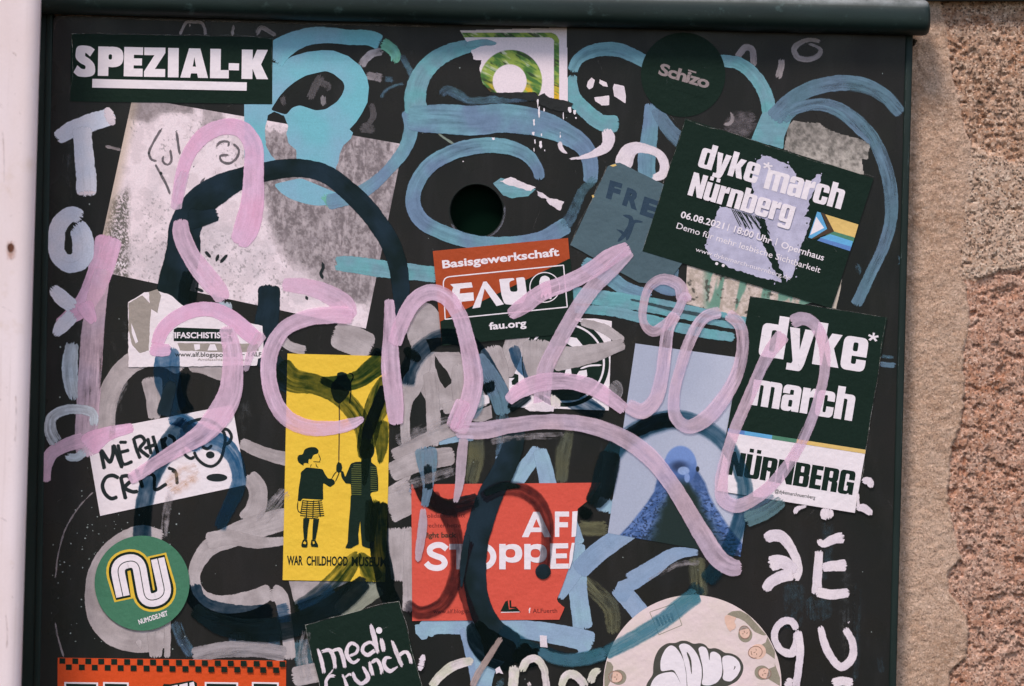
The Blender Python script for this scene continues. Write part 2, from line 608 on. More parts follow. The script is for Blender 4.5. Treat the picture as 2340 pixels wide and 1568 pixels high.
# heavy condensed letters, drawn as outlines; baseline 0, x-height .78, cap height 1
def rr(x0, y0, x1, y1, r=0.0):
    return [(x0, y0, r), (x1, y0, r), (x1, y1, r), (x0, y1, r)]
uml = [rr(.07, .87, .25, 1.03), rr(.39, .87, .57, 1.03)]
ubody = [(0, .78), (.26, .78), (.26, .15, .05), (.38, .15, .05), (.38, .78), (.64, .78), (.64, 0), (.39, 0), (.38, .05), (.28, -.01, .03), (0, -.01, .15)]
nbody = [rr(0, 0, .26, .78), [(.22, .79), (.64, .79, .14), (.64, 0), (.38, 0), (.38, .64, .05), (.22, .64)]]
HEAVY = {
 'd': (.66, [(rr(0, -.01, .52, .79, .15), [rr(.26, .14, .40, .65, .06)]), rr(.40, 0, .66, 1)]),
 'b': (.66, [(rr(.14, -.01, .66, .79, .15), [rr(.26, .14, .40, .65, .06)]), rr(0, 0, .26, 1)]),
 'y': (.66, [[(0, .78), (.26, .78), (.335, .28), (.40, .78), (.66, .78), (.50, -.08, .08), (.42, -.22, .06), (.06, -.22), (.06, -.06), (.18, -.06, .03), (.20, .0)]]),
 'k': (.68, [rr(0, 0, .26, 1), [(.22, .42), (.40, .78), (.67, .78), (.50, .44), (.69, 0), (.42, 0), (.24, .40)]]),
 'e': (.64, [([(.64, .34), (.26, .34), (.26, .15, .05), (.39, .15, .05), (.39, .27), (.64, .27), (.64, -.01, .17), (0, -.01, .17), (0, .79, .17), (.64, .79, .17)], [rr(.26, .45, .39, .66, .05)])]),
 'a': (.62, [([(.24, .52), (0, .52), (0, .79, .17), (.62, .79, .17), (.62, 0), (.38, 0), (.37, .05), (.28, -.01, .03), (0, -.01, .14), (0, .47, .12), (.37, .50), (.37, .65, .04), (.24, .65, .04)], [rr(.24, .13, .37, .34, .04)])]),
 'r': (.46, [rr(0, 0, .26, .78), [(.22, .5), (.26, .66), (.34, .79, .04), (.46, .79), (.46, .52), (.32, .52), (.22, .48)]]),
 'c': (.62, [[(.62, .49), (.37, .49), (.37, .66, .05), (.26, .66, .05), (.26, .13, .05), (.37, .13, .05), (.37, .32), (.62, .32), (.62, -.01, .17), (0, -.01, .17), (0, .79, .17), (.62, .79, .17)]]),
 'h': (.64, [rr(0, 0, .26, 1), nbody[1]]),
 'n': (.64, nbody),
 'm': (1.00, [rr(0, 0, .25, .78), [(.22, .79), (.62, .79, .12), (.62, 0), (.37, 0), (.37, .64, .05), (.22, .64)], [(.58, .79), (1.0, .79, .13), (1.0, 0), (.75, 0), (.75, .64, .05), (.58, .64)]]),
 'u': (.64, [ubody]), 'ü': (.64, [ubody] + uml),
 'g': (.66, [(rr(0, .04, .52, .79, .15), [rr(.26, .18, .40, .65, .06)]), [(.40, .78), (.66, .78), (.66, -.22, .13), (.03, -.22, .10), (.03, -.06), (.25, -.06), (.27, -.10, .02), (.40, -.10, .03)]]),
 'N': (.72, [rr(0, 0, .25, 1), rr(.47, 0, .72, 1), [(0, 1), (.25, 1), (.72, 0), (.47, 0)]]),
 'Ü': (.68, [[(0, 1), (.26, 1), (.26, .15, .05), (.42, .15, .05), (.42, 1), (.68, 1), (.68, -.01, .17), (0, -.01, .17)], rr(.08, 1.08, .27, 1.24), rr(.41, 1.08, .60, 1.24)]),
 'R': (.68, [rr(0, 0, .26, 1), (rr(.1, .44, .67, 1, .15), [rr(.26, .58, .41, .86, .04)]), [(.41, 0), (.68, 0), (.68, .42, .1), (.55, .52), (.3, .52), (.3, .41), (.41, .41, .03)]]),
 'B': (.68, [rr(0, 0, .26, 1), (rr(.1, .47, .66, 1, .14), [rr(.26, .61, .40, .86, .04)]), (rr(.1, 0, .68, .56, .15), [rr(.26, .14, .42, .44, .04)])]),
 'E': (.52, [[(0, 0), (0, 1), (.52, 1), (.52, .82), (.26, .82), (.26, .60), (.49, .60), (.49, .42), (.26, .42), (.26, .18), (.52, .18), (.52, 0)]]),
 'G': (.68, [[(.68, .62), (.42, .62), (.42, .86, .05), (.26, .86, .05), (.26, .14, .05), (.42, .14, .05), (.42, .36), (.35, .36), (.35, .53), (.68, .53), (.68, 0), (.52, 0), (.49, .06), (.38, -.01, .04), (0, -.01, .17), (0, 1.01, .17), (.68, 1.01, .17)]]),
 '*': (.40, [[(.16, 1), (.24, 1), (.23, .87), (.36, .92), (.39, .84), (.27, .80), (.36, .69), (.29, .64), (.20, .75), (.11, .64), (.04, .69), (.13, .80), (.01, .84), (.04, .92), (.17, .87)]]),
 'To': (.76, [rr(0, .78, .76, 1), rr(.26, 0, .50, .9)]),
 'Oo': (1.06, [([(.53 + .53 * math.cos(a * math.pi / 18), .5 + .52 * math.sin(a * math.pi / 18)) for a in range(36)], [[(.53 + .29 * math.cos(a * math.pi / 18), .5 + .29 * math.sin(a * math.pi / 18)) for a in range(36)]])]),
 'Po': (.84, [rr(0, 0, .24, 1), (rr(.12, .26, .86, 1, .37), [rr(.24, .46, .60, .80, .17)])]),
 'Eo': (.76, [[(0, 0), (0, 1), (.76, 1), (.76, .80), (.24, .80), (.24, .60), (.70, .60), (.70, .41), (.24, .41), (.24, .20), (.77, .20), (.77, 0)]]),
 'Fo': (.76, [[(0, 0), (0, 1), (.77, 1), (.77, .80), (.24, .80), (.24, .58), (.71, .58), (.71, .38), (.24, .38), (.24, 0)]]),
 'Ao': (1.06, [([(.42, 1), (.64, 1), (1.07, 0), (.82, 0), (.74, .20), (.32, .20), (.24, 0), (0, 0)], [[(.40, .38), (.53, .72), (.66, .38)]])]),
 # round geometric capitals
 'P_': (.68, [rr(0, 0, .33, 1), (rr(.1, .30, .80, 1, .33), [rr(.33, .56, .44, .74, .08)])]),
 'E_': (.58, [[(0, 0), (0, 1), (.60, 1), (.60, .74), (.31, .74), (.31, .62), (.57, .62), (.57, .38), (.31, .38), (.31, .27), (.60, .27), (.60, 0)]]),
 'Z_': (.68, [[(0, 1), (.70, 1), (.70, .82), (.36, .27), (.70, .27), (.70, 0), (0, 0), (0, .18), (.34, .74), (0, .74)]]),
 'I_': (.36, [rr(0, 0, .36, 1)]),
 'A_': (.90, [([(.27, 1), (.64, 1), (.91, 0), (.58, 0), (.55, .15), (.35, .15), (.32, 0), (0, 0)], [[(.40, .38), (.45, .70), (.51, .38)]])]),
 'L_': (.64, [[(0, 0), (0, 1), (.36, 1), (.36, .28), (.64, .28), (.64, 0)]]),
 '-_': (.34, [rr(-.02, .28, .34, .52)]),
 'K_': (.86, [rr(0, 0, .36, 1), [(.30, .50), (.50, 1), (.86, 1), (.64, .50), (.88, 0), (.50, 0)]]),
 'S_': (.74, [[(.58, .66), (.75, .90), (.60, 1.00, .06), (.38, 1.04, .15), (.06, 1.02, .25), (.02, .60, .22), (.20, .44, .08), (.42, .34, .06), (.40, .22, .05), (.25, .24, .05), (.10, .36), (-.04, .12), (.12, -.02, .08), (.42, -.05, .15), (.78, .02, .25), (.76, .40, .2), (.56, .58, .08), (.38, .68, .05), (.40, .80, .04)]]),
}
def heavy(parent, s, p0, p1, h, mat, gap=0.045, name='lettering'):
    keys = [k if k in HEAVY else k for k in s]
    tot = sum(HEAVY[k][0] for k in keys) + gap * (len(keys) - 1)
    r = np.array(p1, float) - np.array(p0, float)
    L = np.linalg.norm(r); e = r / L; up = np.array([e[1], -e[0]])
    kx = L / tot
    lst, x = [], 0.0
    def T(pts, x):
        return [tuple(np.array(p0) + e * ((p[0] + x) * kx) + up * (p[1] * h)) for p in roundp(pts)]
    for k in keys:
        wd, gl = HEAVY[k]
        for g in gl:
            if isinstance(g, tuple): lst.append((T(g[0], x), [T(q, x) for q in g[1]]))
            else: lst.append(T(g, x))
        x += wd + gap
    return polys(parent, lst, mat, name)

def C(ox, oy, k):
    """measuring grid: flat list of numbers in a grid with origin (ox,oy) and k divisions per u"""
    def f(*a):
        return [(ox + a[i] / k, oy + a[i + 1] / k) for i in range(0, len(a), 2)]
    return f
A1, A2, A3, A4 = (C(x, 0, 3.5) for x in (0, 601.7, 1203.4, 1671.4))
B1, B2, B3, B4 = (C(x, 401.1, 3.5) for x in (0, 601.7, 1203.4, 1671.4))
C1, C2, C3, C4 = (C(x, 802.3, 3.5) for x in (0, 601.7, 1203.4, 1671.4))
D1, D2, D3, D4 = (C(x, 1120.5, 3.5) for x in (0, 601.7, 1203.4, 1671.4))
E1 = C(601.7, 1136.6, 5.833)
E2 = C(902.6, 802.3, 4.375)
E3 = C(1370.6, 1299.7, 5.833)
E4 = C(936.0, 1299.7, 5.833)
E5 = C(601.7, 1299.7, 5.833)
def wd(pts, *ws):
    """attach widths to points (interpolated)"""
    n = len(pts); xs = np.linspace(0, 1, len(ws))
    return [(p[0], p[1], float(np.interp(i / max(1, n - 1), xs, ws))) for i, p in enumerate(pts)]
# ================================================================== THE SETTING
def box_u(x0, y0, x1, y1, d0, d1, skew=0.0):
    """block between depths d0<d1; skew = x shift of the lower edge"""
    P = []
    for dd in (d1, d0):
        for (x, y) in ((x0, y0), (x1, y0), (x1 + skew, y1), (x0 + skew, y1)):
            P.append((x, y, dd))
    F = [(0, 3, 2, 1), (4, 5, 6, 7), (0, 1, 5, 4), (1, 2, 6, 5), (2, 3, 7, 6), (3, 0, 4, 7)]
    return P, F

def bevel_obj(o, w, seg=3):
    m = o.modifiers.new('bevel', 'BEVEL'); m.width = w; m.segments = seg; m.limit_method = 'ANGLE'
    for p in o.data.polygons: p.use_smooth = True
    return o

# --- rendered and stone wall behind the cabinet, 14 mm behind the door plane
WALLD = -0.012
edge_pts = np.array([(2150, -400), (2157, 14), (2168, 71), (2183, 171), (2200, 229), (2208, 286), (2226, 323), (2216, 401), (2206, 515),
                     (2200, 600), (2214, 658), (2223, 730), (2211, 787), (2206, 840), (2211, 888), (2205, 960), (2180, 1025), (2177, 1074),
                     (2171, 1145), (2183, 1202), (2191, 1243), (2203, 1280), (2174, 1306), (2171, 1349), (2214, 1412), (2221, 1449),
                     (2214, 1506), (2174, 1543), (2190, 1700), (2170, 2100)], float)
def wall_fields(x, y):
    ex = np.interp(y, edge_pts[:, 1], edge_pts[:, 0]) + (fbm(x * 0 + 3, y, 10, 3, 5) - .5) * 9
    d = x - ex                                    # >0: bare stone side
    j1 = 330 + (x - 2226) * 0.37 + (fbm(x, y, 22, 3, 21) - .5) * 18     # lower edge of upper stone
    j2 = 640 - (x - 2214) * 0.25 + (fbm(x, y, 26, 3, 22) - .5) * 22     # upper edge of lower stone
    return d, j1, j2
def wall_height(x, y):
    d, j1, j2 = wall_fields(x, y)
    pl = 4.2 + (fbm(x, y, 90, 2, 1) - .5) * 4.5 + (fbm(x, y, 14, 3, 2, .65) - .5) * 5.0 + (fbm(x * .8 + y * .5, y, 4.5, 2, 3) - .5) * 1.8
    st = -.5 + (fbm(x, y, 70, 3, 6) - .5) * 5 + (fbm(x, y, 7, 4, 7, .75) - .5) * 4.5
    pit = sstep(.60, .72, fbm(x, y, 11, 3, 9)) + sstep(.62, .68, fbm(x * 1.1, y, 24, 3, 19)) * 1.3
    st = st - pit * 5
    mo = 2.2 + (fbm(x, y, 60, 3, 11) - .5) * 3.5 + (fbm(x, y, 7, 4, 12, .7) - .5) * 3.4 - sstep(.62, .75, fbm(x, y, 9, 3, 13)) * 5
    inm = sstep(-6, 6, y - j1) * sstep(-6, 6, j2 - y)
    st = st * (1 - inm) + (mo + 1.0) * inm
    t = sstep(-3.0, 1.5, d)
    lip = np.exp(-((d + 5) / 5.0) ** 2) * .8
    return (pl + lip) * (1 - t) + st * t
STEPW = 2.6
xs = np.arange(2000, 2560, STEPW); ys = np.arange(-70, 1650, STEPW)
X, Y = np.meshgrid(xs, ys)
Hh = wall_height(X, Y)
dd_, j1_, j2_ = wall_fields(X, Y)
a_, b_ = X - 1170, Y - 784
Pw = np.stack([S * (a_ * CT + b_ * ST), -(WALLD + Hh * S), S * (a_ * ST - b_ * CT)], -1).reshape(-1, 3)
ny, nx = X.shape
idx = np.arange(nx * ny).reshape(ny, nx)
Fq = np.stack([idx[:-1, :-1], idx[1:, :-1], idx[1:, 1:], idx[:-1, 1:]], -1).reshape(-1, 4)
kind = np.where(dd_ < 0, 0, np.where(Y < j1_, 1, np.where(Y < j2_, 2, 3)))[:-1, :-1].reshape(-1)

def stone_mat(name, base, light, dark, warm, grit=1.0, pl=False):
    t = NT(name)
    p = t.pos()
    big = t.ramp(t.noise(p, 22, 4, 0.6), 0.38, 0.62)
    mid = t.ramp(t.noise(p, 120, 5, 0.7), 0.40, 0.62)
    col = t.mix(big, lin(base), lin(warm))
    col = t.mix(t.math('MULTIPLY', mid, 0.45 if not pl else 0.40), col, lin(light))
    # single sand grains, light and dark
    vo = t.n('TexVoronoi'); vo.inputs['Scale'].default_value = 1150 if not pl else 1500
    t.l(p, vo.inputs['Vector'])
    g = t.n('SeparateXYZ'); t.l(vo.outputs['Color'], g.inputs[0])
    gl = t.math('MULTIPLY', t.ramp(g.outputs[0], 0.70, 0.92), 0.75 * grit)
    gd = t.math('MULTIPLY', t.ramp(g.outputs[1], 0.34, 0.08), 0.85 * grit)
    vo2 = t.n('TexVoronoi'); vo2.inputs['Scale'].default_value = 420
    t.l(p, vo2.inputs['Vector'])
    g2 = t.n('SeparateXYZ'); t.l(vo2.outputs['Color'], g2.inputs[0])
    gb = t.math('MULTIPLY', t.ramp(g2.outputs[0], 0.80, 0.93), 0.45 * grit * (0 if pl else 1))
    col = t.mix(gb, col, lin(light))
    col = t.mix(gl, col, lin(tuple(min(255, c * 1.08) for c in light)))
    col = t.mix(gd, col, lin(dark))
    dk = t.math('MULTIPLY', t.ramp(t.noise(p, 260, 4, 0.75), 0.56 if not pl else .64, 0.70), 0.85 * grit)
    dkm = t.ramp(t.noise(p, 60, 3, 0.6), 0.42, 0.60)
    col = t.mix(t.math('MULTIPLY', dk, dkm), col, lin(dark))
    h = t.math('ADD', t.noise(p, 700, 5, 0.75), t.math('MULTIPLY', g.outputs[2], 0.5 * grit))
    MATS[name] = t.done(t.bsdf(col, 0.92, 0.12, h, 0.8, 0.0010))
    return MATS[name]
M_pl = stone_mat('plaster_render', (196, 163, 143), (216, 188, 171), (118, 90, 76), (178, 143, 121), 0.62, True)
M_s1 = stone_mat('sandstone_ochre', (168, 130, 108), (216, 188, 170), (62, 46, 40), (176, 126, 98), 0.92)
M_mo = stone_mat('pale_mortar', (194, 160, 140), (220, 194, 178), (70, 56, 50), (180, 144, 122), 0.95)
M_s2 = stone_mat('sandstone_red', (186, 140, 120), (216, 184, 168), (74, 52, 46), (178, 124, 98), 0.85)
wall = empty('stone_wall', 2250, 784, 'rough sandstone wall with a band of beige render peeling beside the dark cabinet', 'wall')
for k, (nm, m, lb) in enumerate((('render_band', M_pl, 'smooth beige render with a broken right edge'), ('stone', M_s1, 'ochre pitted stone at the top'),
                                 ('mortar', M_mo, None), ('stone', M_s2, 'reddish pitted stone below the joint'))):
    f = Fq[kind == k]
    used = np.unique(f); rm = np.full(nx * ny, -1); rm[used] = np.arange(len(used))
    o = mk(nm, Pw[used], [tuple(int(i) for i in q) for q in rm[f]], m, wall, smooth=True)
    if lb: o['label'] = lb
# the wall goes on behind the cabinet and past the picture, coarser
V, F = [], []
def wquad(x0, y0, x1, y1, d):
    b = len(V)
    V.extend([(x0, y0, d), (x1, y0, d), (x1, y1, d), (x0, y1, d)]); F.append((b, b + 3, b + 2, b + 1))
wd_ = WALLD
wquad(-4000, -3000, 2000, 5000, wd_ + .0004); wquad(2557, -3000, 7000, 5000, wd_ - .0004)
wquad(2000, -3000, 2557, -69, wd_ + .0002); wquad(2000, 1648, 2557, 5000, wd_ + .0002)
mk('render_band', V, F, M_pl, wall)

# --- the cabinet door
M_door = NT('door_paint')
t = M_door; p = t.pos()
f = t.ramp(t.noise(p, 9, 4, 0.6), 0.35, 0.65)
col = t.mix(f, lin((38, 35, 35)), lin((28, 30, 29)))
f2 = t.ramp(t.noise(t.vmul(p, (60, 60, 14)), 1, 4, 0.65), 0.50, 0.75)
col = t.mix(t.math('MULTIPLY', f2, 0.35), col, lin((54, 52, 54)))
sp = t.ramp(t.noise(p, 420, 3, 0.7), 0.70, 0.76)
col = t.mix(t.math('MULTIPLY', sp, 0.30), col, lin((96, 98, 100)))
col = t.grain(col, p, 0.42, 1500)
M_door = t.done(t.bsdf(col, t.ramp(t.noise(p, 40, 4), 0.0, 1.6), 0.16, t.noise(p, 260, 3), 0.06))
M_trim = NT('trim_paint')
t = M_trim; p = t.pos()
col = t.mix(t.ramp(t.noise(t.vmul(p, (120, 120, 20)), 1, 3), 0.4, 0.7), lin((18, 31, 27)), lin((28, 41, 38)))
col = t.grain(col, p, 0.22, 2300)
M_trim = t.done(t.bsdf(col, 0.6, 0.25, t.noise(p, 300, 3), 0.1))
M_dark = NT('recess_dark')
M_dark = M_dark.done(M_dark.bsdf(lin((10, 26, 19)), 0.9, 0.0))

door = empty('cabinet_door', 1090, 1560, 'dark brown metal cabinet door pasted with stickers and scrawled all over', 'cabinet door')
HX, HY, HR = 1089.0, 482.5, 61.0
outer = roundp([(122, 36, 14), (2072, 70, 4), (2072, 200), (2040, 1620), (2018, 2700), (65, 2700), (88, 1620), (100, 900)])
hole = circ(HX, HY, HR, n=72)
polys(door, [(outer, [hole])], M_door, 'door_panel', d=0.0)
# rim and liner of the round lock hole
V, F = [], []
N = 72
prof = [(HR + 3, 0.00001), (HR + 1.5, 0.00012), (HR, 0.0000), (HR - 1, -0.0012), (HR - 1.5, -0.010)]
for r, dp in prof:
    V += [(x, y, dp) for x, y in circ(HX, HY, r, n=N)]
for k in range(len(prof) - 1):
    for i in range(N):
        j = (i + 1) % N
        F.append((k * N + i, k * N + j, (k + 1) * N + j, (k + 1) * N + i))
mk('hole_rim', V, F, paper('rim_metal', (20, 28, 25), (48, 48, 48), amt=.3, mott=.9, rough=.7, spec=.1), door, smooth=True)
polys(door, [circ(HX, HY, HR + 1, n=48)], M_dark, 'lock_recess', d=-0.0098)
# folded edge around the panel: bevelled strips
V, F = box_u(2070, 60, 2087, 2720, -0.0115, 0.0012, -69)
bevel_obj(mk('edge_strip', V, F, M_trim, door), .0012)
V, F = box_u(60, 30, 119, 2720, -0.0115, -0.0008, -50)
bevel_obj(mk('edge_strip', V, F, M_trim, door), .001)
V, F = box_u(106, 30, 121, 2720, -0.0115, 0.0006, -51.5)
bevel_obj(mk('edge_strip', V, F, M_trim, door), .0008)
V, F = box_u(60, 36, 2086, 2710, -0.0117, -0.0102, -63)
mk('back_plate', V, F, M_dark, door)

# --- round rain hood over the door
M_hood = NT('hood_paint')
t = M_hood; p = t.pos()
col = t.mix(t.ramp(t.noise(t.vmul(p, (18, 60, 60)), 1, 4, .6), 0.4, 0.66), lin((14, 28, 24)), lin((22, 38, 35)))
ch = t.ramp(t.noise(p, 130, 4, .7), 0.60, 0.72)
col = t.mix(t.math('MULTIPLY', ch, 0.28), col, lin((84, 108, 108)))
# light from above painted in: patchy pale grey on the roll's upward side
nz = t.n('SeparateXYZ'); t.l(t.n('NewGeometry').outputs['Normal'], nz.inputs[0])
top_light = t.math('MULTIPLY', t.ramp(nz.outputs[2], 0.36, 0.72), t.ramp(t.noise(p, 90, 4, .7), 0.15, 0.62))
col = t.mix(t.math('MULTIPLY', top_light, 0.85), col, lin((138, 142, 146)))
col = t.grain(col, p, 0.25, 1500)
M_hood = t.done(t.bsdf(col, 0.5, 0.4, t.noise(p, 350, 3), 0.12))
def hood(x0, x1, yc0, yc1, R, dc):
    V, F = [], []
    rings = []
    n = 40
    dn = lambda x, k: (float(fbm(x, k * 9.0, 120, 3, 91)) - .5) * 2.6
    xs_ = [x0] + list(np.linspace(x0 + 5, x1 - 15, 90)) + [x1 - 9, x1 - 5, x1 - 2, x1]
    for x in xs_:
        e = max(0, x - (x1 - 15)) / 15.0
        r0 = R - 14 * (1 - math.sqrt(max(0, 1 - e * e)))
        yc = yc0 + (yc1 - yc0) * (x - x0) / (x1 - x0)
        rings.append(len(V))
        for k in range(n):
            a = 2 * math.pi * k / n
            ca, sa = math.cos(a), math.sin(a)
            r = r0 + dn(x, abs(k - n / 2))
            # squarish rolled section
            q = (abs(ca) ** 2.6 + abs(sa) ** 2.6) ** (-1 / 2.6)
            V.append((x, yc + r * ca * q, dc + r * S * 1.0 * sa * q))
    for i in range(len(rings) - 1):
        for k in range(n):
            j = (k + 1) % n
            F.append((rings[i] + k, rings[i + 1] + k, rings[i + 1] + j, rings[i] + j))
    F.append(tuple(rings[-1] + k for k in range(n)))
    return V, F
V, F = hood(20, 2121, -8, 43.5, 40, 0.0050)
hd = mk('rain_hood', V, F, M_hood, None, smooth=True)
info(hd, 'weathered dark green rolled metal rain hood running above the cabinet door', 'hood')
# flat dark ledge over the hood
V, F = box_u(-200, -70, 2700, -1, WALLD, -0.004)
lg = mk('lintel', V, F, M_trim, None)
for i, v in enumerate(lg.data.vertices):
    pass
info(lg, 'dark ledge running along the top above hood and wall', 'lintel')

# --- white painted post in front, at the left
M_post = NT('post_paint')
t = M_post; p = t.pos()
col = t.mix(t.ramp(t.noise(t.vmul(p, (25, 25, 8)), 1, 4, .6), 0.40, 0.75), lin((232, 214, 220)), lin((222, 200, 200)))
st = t.ramp(t.noise(p, 45, 4, .7), 0.62, 0.74)
col = t.mix(t.math('MULTIPLY', st, 0.35), col, lin((204, 176, 158)))
vl = t.ramp(t.noise(t.vmul(p, (420, 420, 9)), 1, 3, .6), 0.60, 0.74)
col = t.mix(t.math('MULTIPLY', vl, 0.22), col, lin((176, 152, 146)))
sk = t.ramp(t.noise(p, 320, 4, .7), 0.66, 0.72)
col = t.mix(t.math('MULTIPLY', t.math('MULTIPLY', sk, t.ramp(t.noise(p, 30, 2), .45, .6)), 0.7), col, lin((140, 110, 96)))
col = t.grain(col, p, 0.07, 1500)
M_post = t.done(t.bsdf(col, 0.5, 0.3, t.noise(p, 300, 3), 0.08))
PD = 0.055
def PX(x, y):   # the post stands PD nearer, so it is that much smaller for the same view
    k = (CAM_D - PD + 34 * S) / CAM_D
    return (1170 + (x - 1170) * k, 784 + (y - 784) * k)
V, F = [], []
prof = []
RB = 34
for k in range(25):          # half-round right edge
    a = math.pi * k / 24
    prof.append((-RB + RB * math.sin(a), PD - RB * S * (1 - math.cos(a))))
prof = [(-420, PD)] + prof + [(-420, PD - 2 * RB * S)]
tp, bt = (120, -900), (17, 2640)
for (ex_, ey_) in (tp, bt):
    for dx, dp in prof:
        q = PX(ex_ + dx, ey_)
        V.append((q[0], q[1], dp))
n = len(prof)
for i in range(n - 1):
    F.append((i, i + n, i + n + 1, i + 1))
post = mk('white_post', V, F, M_post, None, smooth=True)
info(post, 'tall white painted post standing in front of the cabinet at the left', 'post')
q = PX(29, 567)
mscr = paper('rust', (58, 38, 32), (120, 70, 50), amt=.3, mott=.9, rough=.8)
mst = paint('rust_stain', (176, 120, 90), a=.42, mott=.25, fray=14, soft=10, streak=.0)
V = [(x, y, PD + .0002) for x, y in ragged(circ(q[0], q[1], 8, 10, 14), 2.2, 3, 4)]
sb = mk('screw_hole', V + [(q[0], q[1], PD + .0002)], [(i, (i + 1) % len(V), len(V)) for i in range(len(V))], mscr, post)
stroke(post, [(q[0], q[1] - 18), (q[0] + 1, q[1] + 30)], 24, mst, 'rust_stain', d=PD + .0001)

DIMR = paint('rubbed_rim', (112, 104, 104), a=.5, streak=.3, mott=.5, fray=6)
stroke(door, [(124, 70), (130, 50), (146, 40), (300, 43), (620, 52), (1000, 61)], 5, DIMR, 'rubbed_edge', d=0.00002)

# scuffed lip at the lower side of the lock hole
LIP = paint('scuffed_lip', (118, 116, 128), a=.6, streak=.2, mott=.4, fray=4)
stroke(door, [(HX + (HR + 4) * math.cos(a), HY + (HR + 4) * math.sin(a)) for a in np.linspace(-.2, 2.7, 9)], 5, LIP, 'rubbed_edge', d=0.00018)
# sealant crumbs where the hood end meets the wall

SCR = paint('post_scratch', (178, 156, 152), a=.5, streak=.2, mott=.6, fray=3, soft=1, spread=1)
for (x0, y0, x1, y1, w_) in ((8, 700, 34, 716, 2.5), (10, 300, 14, 420, 3), (40, 900, 38, 1010, 2.5), (2, 1180, 22, 1192, 2.5), (30, 120, 44, 132, 3), (18, 1400, 20, 1480, 3)):
    a_ = PX(x0, y0); b_ = PX(x1, y1)
    stroke(post, [a_, ((a_[0] + b_[0]) / 2 + 2, (a_[1] + b_[1]) / 2), b_], w_, SCR, 'scratch', d=PD + .00015)
# worn paint and grime on the folded edges and crumbs of sealant at the hood end
EDG = paint('worn_edge_paint', (74, 84, 82), a=.5, streak=.2, mott=.9, fray=4, soft=1, spread=1)
rg_ = random.Random(4)
for k in range(26):
    y0 = rg_.uniform(110, 1540); L = rg_.uniform(12, 90)
    xx = 2086 - 41 * (y0 - 60) / 1580 - rg_.choice((3, 13))
    stroke(door, [(xx, y0), (xx - .026 * L, y0 + L)], rg_.uniform(1.5, 3), EDG, 'worn_edge', d=.00135, caps=0)
crumb = paper('old_sealant', (40, 44, 40), (90, 76, 62), amt=.4, mott=.9, rough=.9, spec=.05)
for k in range(7):
    cx, cy, r_ = 2088 + rg_.uniform(-4, 8), 92 + rg_.uniform(-4, 8), rg_.uniform(2.5, 5)
    V, F = [], []
    for lv, (rr0, dd0) in enumerate(((1, -.011), (.9, -.0045), (.4, -.0028))):
        V += [(cx + r_ * rr0 * rg_.uniform(.7, 1.2) * math.cos(a), cy + r_ * rr0 * rg_.uniform(.7, 1.2) * math.sin(a), dd0) for a in np.linspace(0, 2 * math.pi, 8)[:-1]]
    for lv in range(2):
        for i in range(7):
            j = (i + 1) % 7
            F.append((lv * 7 + i, lv * 7 + j, lv * 7 + 7 + j, lv * 7 + 7 + i))
    F.append(tuple(range(14, 21)))
    mk('sealant_crumb', V, F, crumb, door, smooth=True)
# ================================================================== PAINTS AND PAPERS
GREY = paint('grey_paint', (184, 171, 175), (166, 153, 156), a=.97, streak=.14, mott=.14, fray=5, c_scale=2)
GREYT = paint('thin_grey_paint', (158, 150, 156), a=.62, streak=.28, mott=.2, fray=5)
OLIVE = paint('olive_wash', (132, 128, 96), (110, 112, 96), a=.46, streak=.34, mott=.15, fray=8, soft=5)
OLIVG = paint('grey_green_paint', (158, 158, 144), (140, 140, 128), a=.82, streak=.32, mott=.12, fray=6)
PALE = paint('pale_blue_paint', (148, 178, 198), (142, 164, 192), a=.99, streak=.07, mott=.07, fray=5, c_scale=1.6)
PERI = paint('periwinkle_paint', (134, 156, 188), (146, 164, 194), a=.97, streak=.08, mott=.08, fray=5)
TEAL = paint('teal_paint', (114, 180, 196), (130, 172, 196), a=1.0, streak=.05, mott=.05, fray=5, c_scale=.8)
BLUE = paint('blue_paint', (118, 164, 182), (116, 140, 172), a=.86, streak=.20, mott=.12, fray=5, c_scale=1.0)
SLATE = paint('slate_blue_paint', (104, 136, 156), (112, 136, 162), a=.70, streak=.30, mott=.14, fray=5)
THINB = paint('thin_blue_paint', (96, 134, 150), (92, 118, 146), a=.48, streak=.36, mott=.3, fray=8, soft=3)
TURQ = paint('turquoise_paint', (112, 172, 182), (120, 160, 176), a=.9, streak=.15, mott=.12, fray=6, c_scale=2.2)
MINT = paint('mint_paint', (122, 190, 168), (130, 196, 200), a=.8, streak=.1, mott=.25, fray=8)
RING = paint('black_marker', (20, 34, 36), (32, 48, 60), spec=.12, a=.98, streak=.10, mott=.10, fray=5, tint=(.04, .07, .09), body=.93)
RINGT = paint('dark_marker_wash', (14, 28, 26), (20, 38, 44), spec=.12, a=.84, streak=.26, mott=.14, fray=6, tint=(.06, .10, .13), body=.65)
INKT = paint('teal_ink', (40, 84, 98), (36, 72, 92), a=.84, streak=.34, mott=.16, fray=6, soft=4, tint=(.16, .36, .46), body=.30)
INK = paint('navy_ink', (20, 36, 33), (24, 38, 44), spec=.15, a=.90, streak=.30, mott=.20, fray=6, tint=(.12, .26, .36), body=.16)
INKD = paint('deep_navy_ink', (16, 30, 27), (20, 34, 38), spec=.12, a=.96, streak=.22, mott=.14, fray=6, tint=(.05, .11, .14), body=.35)
INKL = paint('light_navy_ink', (50, 92, 120), (44, 84, 120), a=.84, streak=.42, mott=.24, fray=6, tint=(.16, .36, .52), body=.22)
OLINK = paint('green_grey_ink', (40, 62, 40), (52, 66, 40), a=.74, streak=.42, mott=.22, fray=6, tint=(.09, .20, .26), body=.18)
